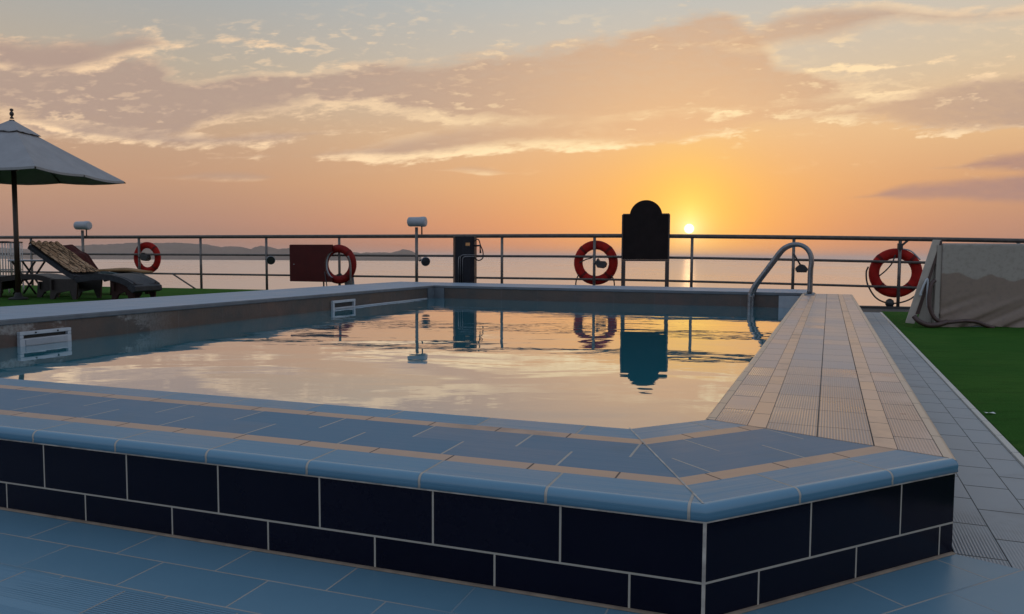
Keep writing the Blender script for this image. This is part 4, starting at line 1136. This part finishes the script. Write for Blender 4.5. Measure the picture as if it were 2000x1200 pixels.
def bigbox():
    Y0 = 7.85
    s = F_PX/Y0
    def P(px, py, Y=Y0): return atY(px, py, Y)
    base = P(1800, 638); base.z = .006
    t = thing('covered_box', base, 'big box under a stained grey tarpaulin with a pale board leaning on its side', 'box')
    x0 = P(1838, 500).x; xb = P(1838, 500).x-.14; x1 = x0+2.0
    H = .86
    # sheet over the box: front, top, left side
    import mathutils.noise as mn
    rows, uvs = [], []
    nu, nv = 70, 36
    for j in range(nv+1):
        f = j/nv; row, ur = [], []
        for i in range(nu+1):
            g = i/nu; X = x0+(x1-x0)*g; z = .012+(H-.012)*f
            wr = 0
            if f < .42:      # wrinkles gathering to the right at the bottom
                k = (1-f/.42)
                q_ = z-X*.42; wr = .050*k*mn.noise((q_*13, X*.9, 1.0))+.022*k*mn.noise((q_*30, X*1.6, 5))
            wr += .010*mn.noise((X*1.6, z*1.6, 2))
            row.append(Vector((X+.0*f, Y0-.02-wr, z+(.02*mn.noise((X*3, 0, 8)) if j == 0 else 0)))); ur.append((X, f))
        rows.append(row); uvs.append(ur)
    m = MB(); m.grid(rows, True, uvs)
    top = rows[-1]
    m.grid([top, [p+Vector((.66, 1.2, 0)) for p in top]], False, [[(0, 1)]*len(top), [(0, 1)]*len(top)])
    side = [r[0] for r in rows]
    m.grid([side, [p+Vector((.66, 1.2, 0)) for p in side]], True, [[(5+0, .9)]*len(side), [(6.2, .9)]*len(side)])
    m.build('tarpaulin', 'tarp', t)
    m = MB(); m.box(x0+.2, x1, Y0+.01, Y0+.3, .006, .10); m.build('pallet', 'greyplastic', t)
    # vertical batten at the front left corner
    m = MB(); m.prism([(x0-.055, .01), (x0+.0, .01), (x0+.004, H-.02), (x0-.045, H-.02)], .03, Matrix.Translation((0, Y0-.01, 0))); m.build('batten', 'tarp', t)
    # leaning pale board
    bl, br = P(1768, 631), P(1786, 633); tl, tr = P(1822, 468.5), P(1839, 469)
    dep = Vector((.015, .03, 0))
    m = MB(); q = [bl, br, tr, tl]; q2 = [p+dep for p in q]
    m.face(q); m.face(list(reversed(q2)))
    for i in range(4): m.face([q[(i+1) % 4], q[i], q2[i], q2[(i+1) % 4]])
    bo = m.build('leaning_board', 'paleboard', t, bevel=.004)
    bl, br = P(1778, 633, Y0-.02), P(1787, 633.5, Y0-.02); tl, tr = P(1780, 612, Y0-.02), P(1791, 612, Y0-.02)
    # dark edge strip on the board
    m = MB(); q = [P(1788, 614, Y0-.004), P(1796, 614, Y0-.004), P(1841, 470, Y0-.004), P(1837, 470, Y0-.004)]; q2 = [p+Vector((.1, .2, 0)) for p in q]
    m.face(q); m.face(list(reversed(q2)))
    for i in range(4): m.face([q[(i+1) % 4], q[i], q2[i], q2[(i+1) % 4]])
    m.build('edge_strip', 'hose', t)
    m = MB(); q = [P(1790, 631, Y0+.035), P(1840, 634, Y0+.035), P(1840, 471, Y0+.035)]; q2 = [p+Vector((.02, .03, 0)) for p in q]
    m.face(q); m.face(list(reversed(q2)))
    for i in range(3): m.face([q[(i+1) % 3], q[i], q2[i], q2[(i+1) % 3]])
    m.build('side_panel', 'tarp', t)
    # bent metal handle
    m = MB(); m.tube(bez([P(1800, 575, Y0-.05), P(1797, 577, Y0-.05), P(1803, 560, Y0-.05), P(1810, 546, Y0-.05), P(1812, 550, Y0-.05), P(1811, 575, Y0-.05), P(1812, 600, Y0-.05)], 6), .010, 8); m.build('handle', 'white', t)
    # brown hose that loops down the side and runs along the foot
    hz = thing('hose', P(1800, 628, Y0-.10), 'brown hose lying along the foot of the covered box', 'hose')
    pts = [P(1826, 548, Y0-.05), P(1819, 556, Y0-.06), P(1815, 580, Y0-.07), P(1817, 604, Y0-.08), P(1828, 624, Y0-.1), P(1846, 630, Y0-.12), P(1872, 628, Y0-.12), P(1890, 627, Y0-.12), P(1910, 630, Y0-.12), P(1925, 636, Y0-.12), P(1940, 640, Y0-.10)]
    m = MB(); m.tube(bez(pts), .020, 8); m.build('hose_run', 'hose', hz)
    pts = [P(1785, 618, Y0-.08), P(1795, 628, Y0-.12), P(1812, 635, Y0-.14), P(1832, 634.5, Y0-.14), P(1850, 629, Y0-.13)]
    m = MB(); m.tube(bez(pts), .026, 8); m.build('hose_loop', 'hose', hz)
bigbox()
# scrap of paper on the turf
m = MB(); c = atz(1933, 808, .010)
rows = [[c+Vector((-.022+.011*i, -.010+.010*k, .004+.002*math.sin(i*1.3+k))) for k in range(3)] for i in range(5)]
m.grid(rows); o = m.build('paper_scrap', 'paper'); tag(o, 'tiny scrap of white paper on the green turf beside the path', 'litter')

# ------------------------------------------------------------------ sea air
def haze():
    m = bpy.data.materials.new('sea_air'); m.use_nodes = True; t = NT(m.node_tree)
    for n in list(m.node_tree.nodes):
        if n.type == 'BSDF_PRINCIPLED': m.node_tree.nodes.remove(n)
    v = t.new('ShaderNodeVolumePrincipled'); v.inputs['Color'].default_value = (1.0, .75, .62, 1); v.inputs['Density'].default_value = 3.6e-5; v.inputs['Anisotropy'].default_value = 0
    m.node_tree.links.new(v.outputs[0], m.node_tree.nodes['Material Output'].inputs['Volume'])
    x0, x1, y0, y1, z0, z1 = -91000, 91000, -200, 121000, -47, 170
    vs = [(x, y, z) for x in (x0, x1) for y in (y0, y1) for z in (z0, z1)]
    fs = [(0, 1, 3, 2), (4, 6, 7, 5), (0, 4, 5, 1), (2, 3, 7, 6), (0, 2, 6, 4), (1, 5, 7, 3)]
    me = bpy.data.meshes.new('haze'); me.from_pydata(vs, [], fs); me.materials.append(m)
    o = bpy.data.objects.new('haze', me); COL.objects.link(o); o['kind'] = 'stuff'
haze()
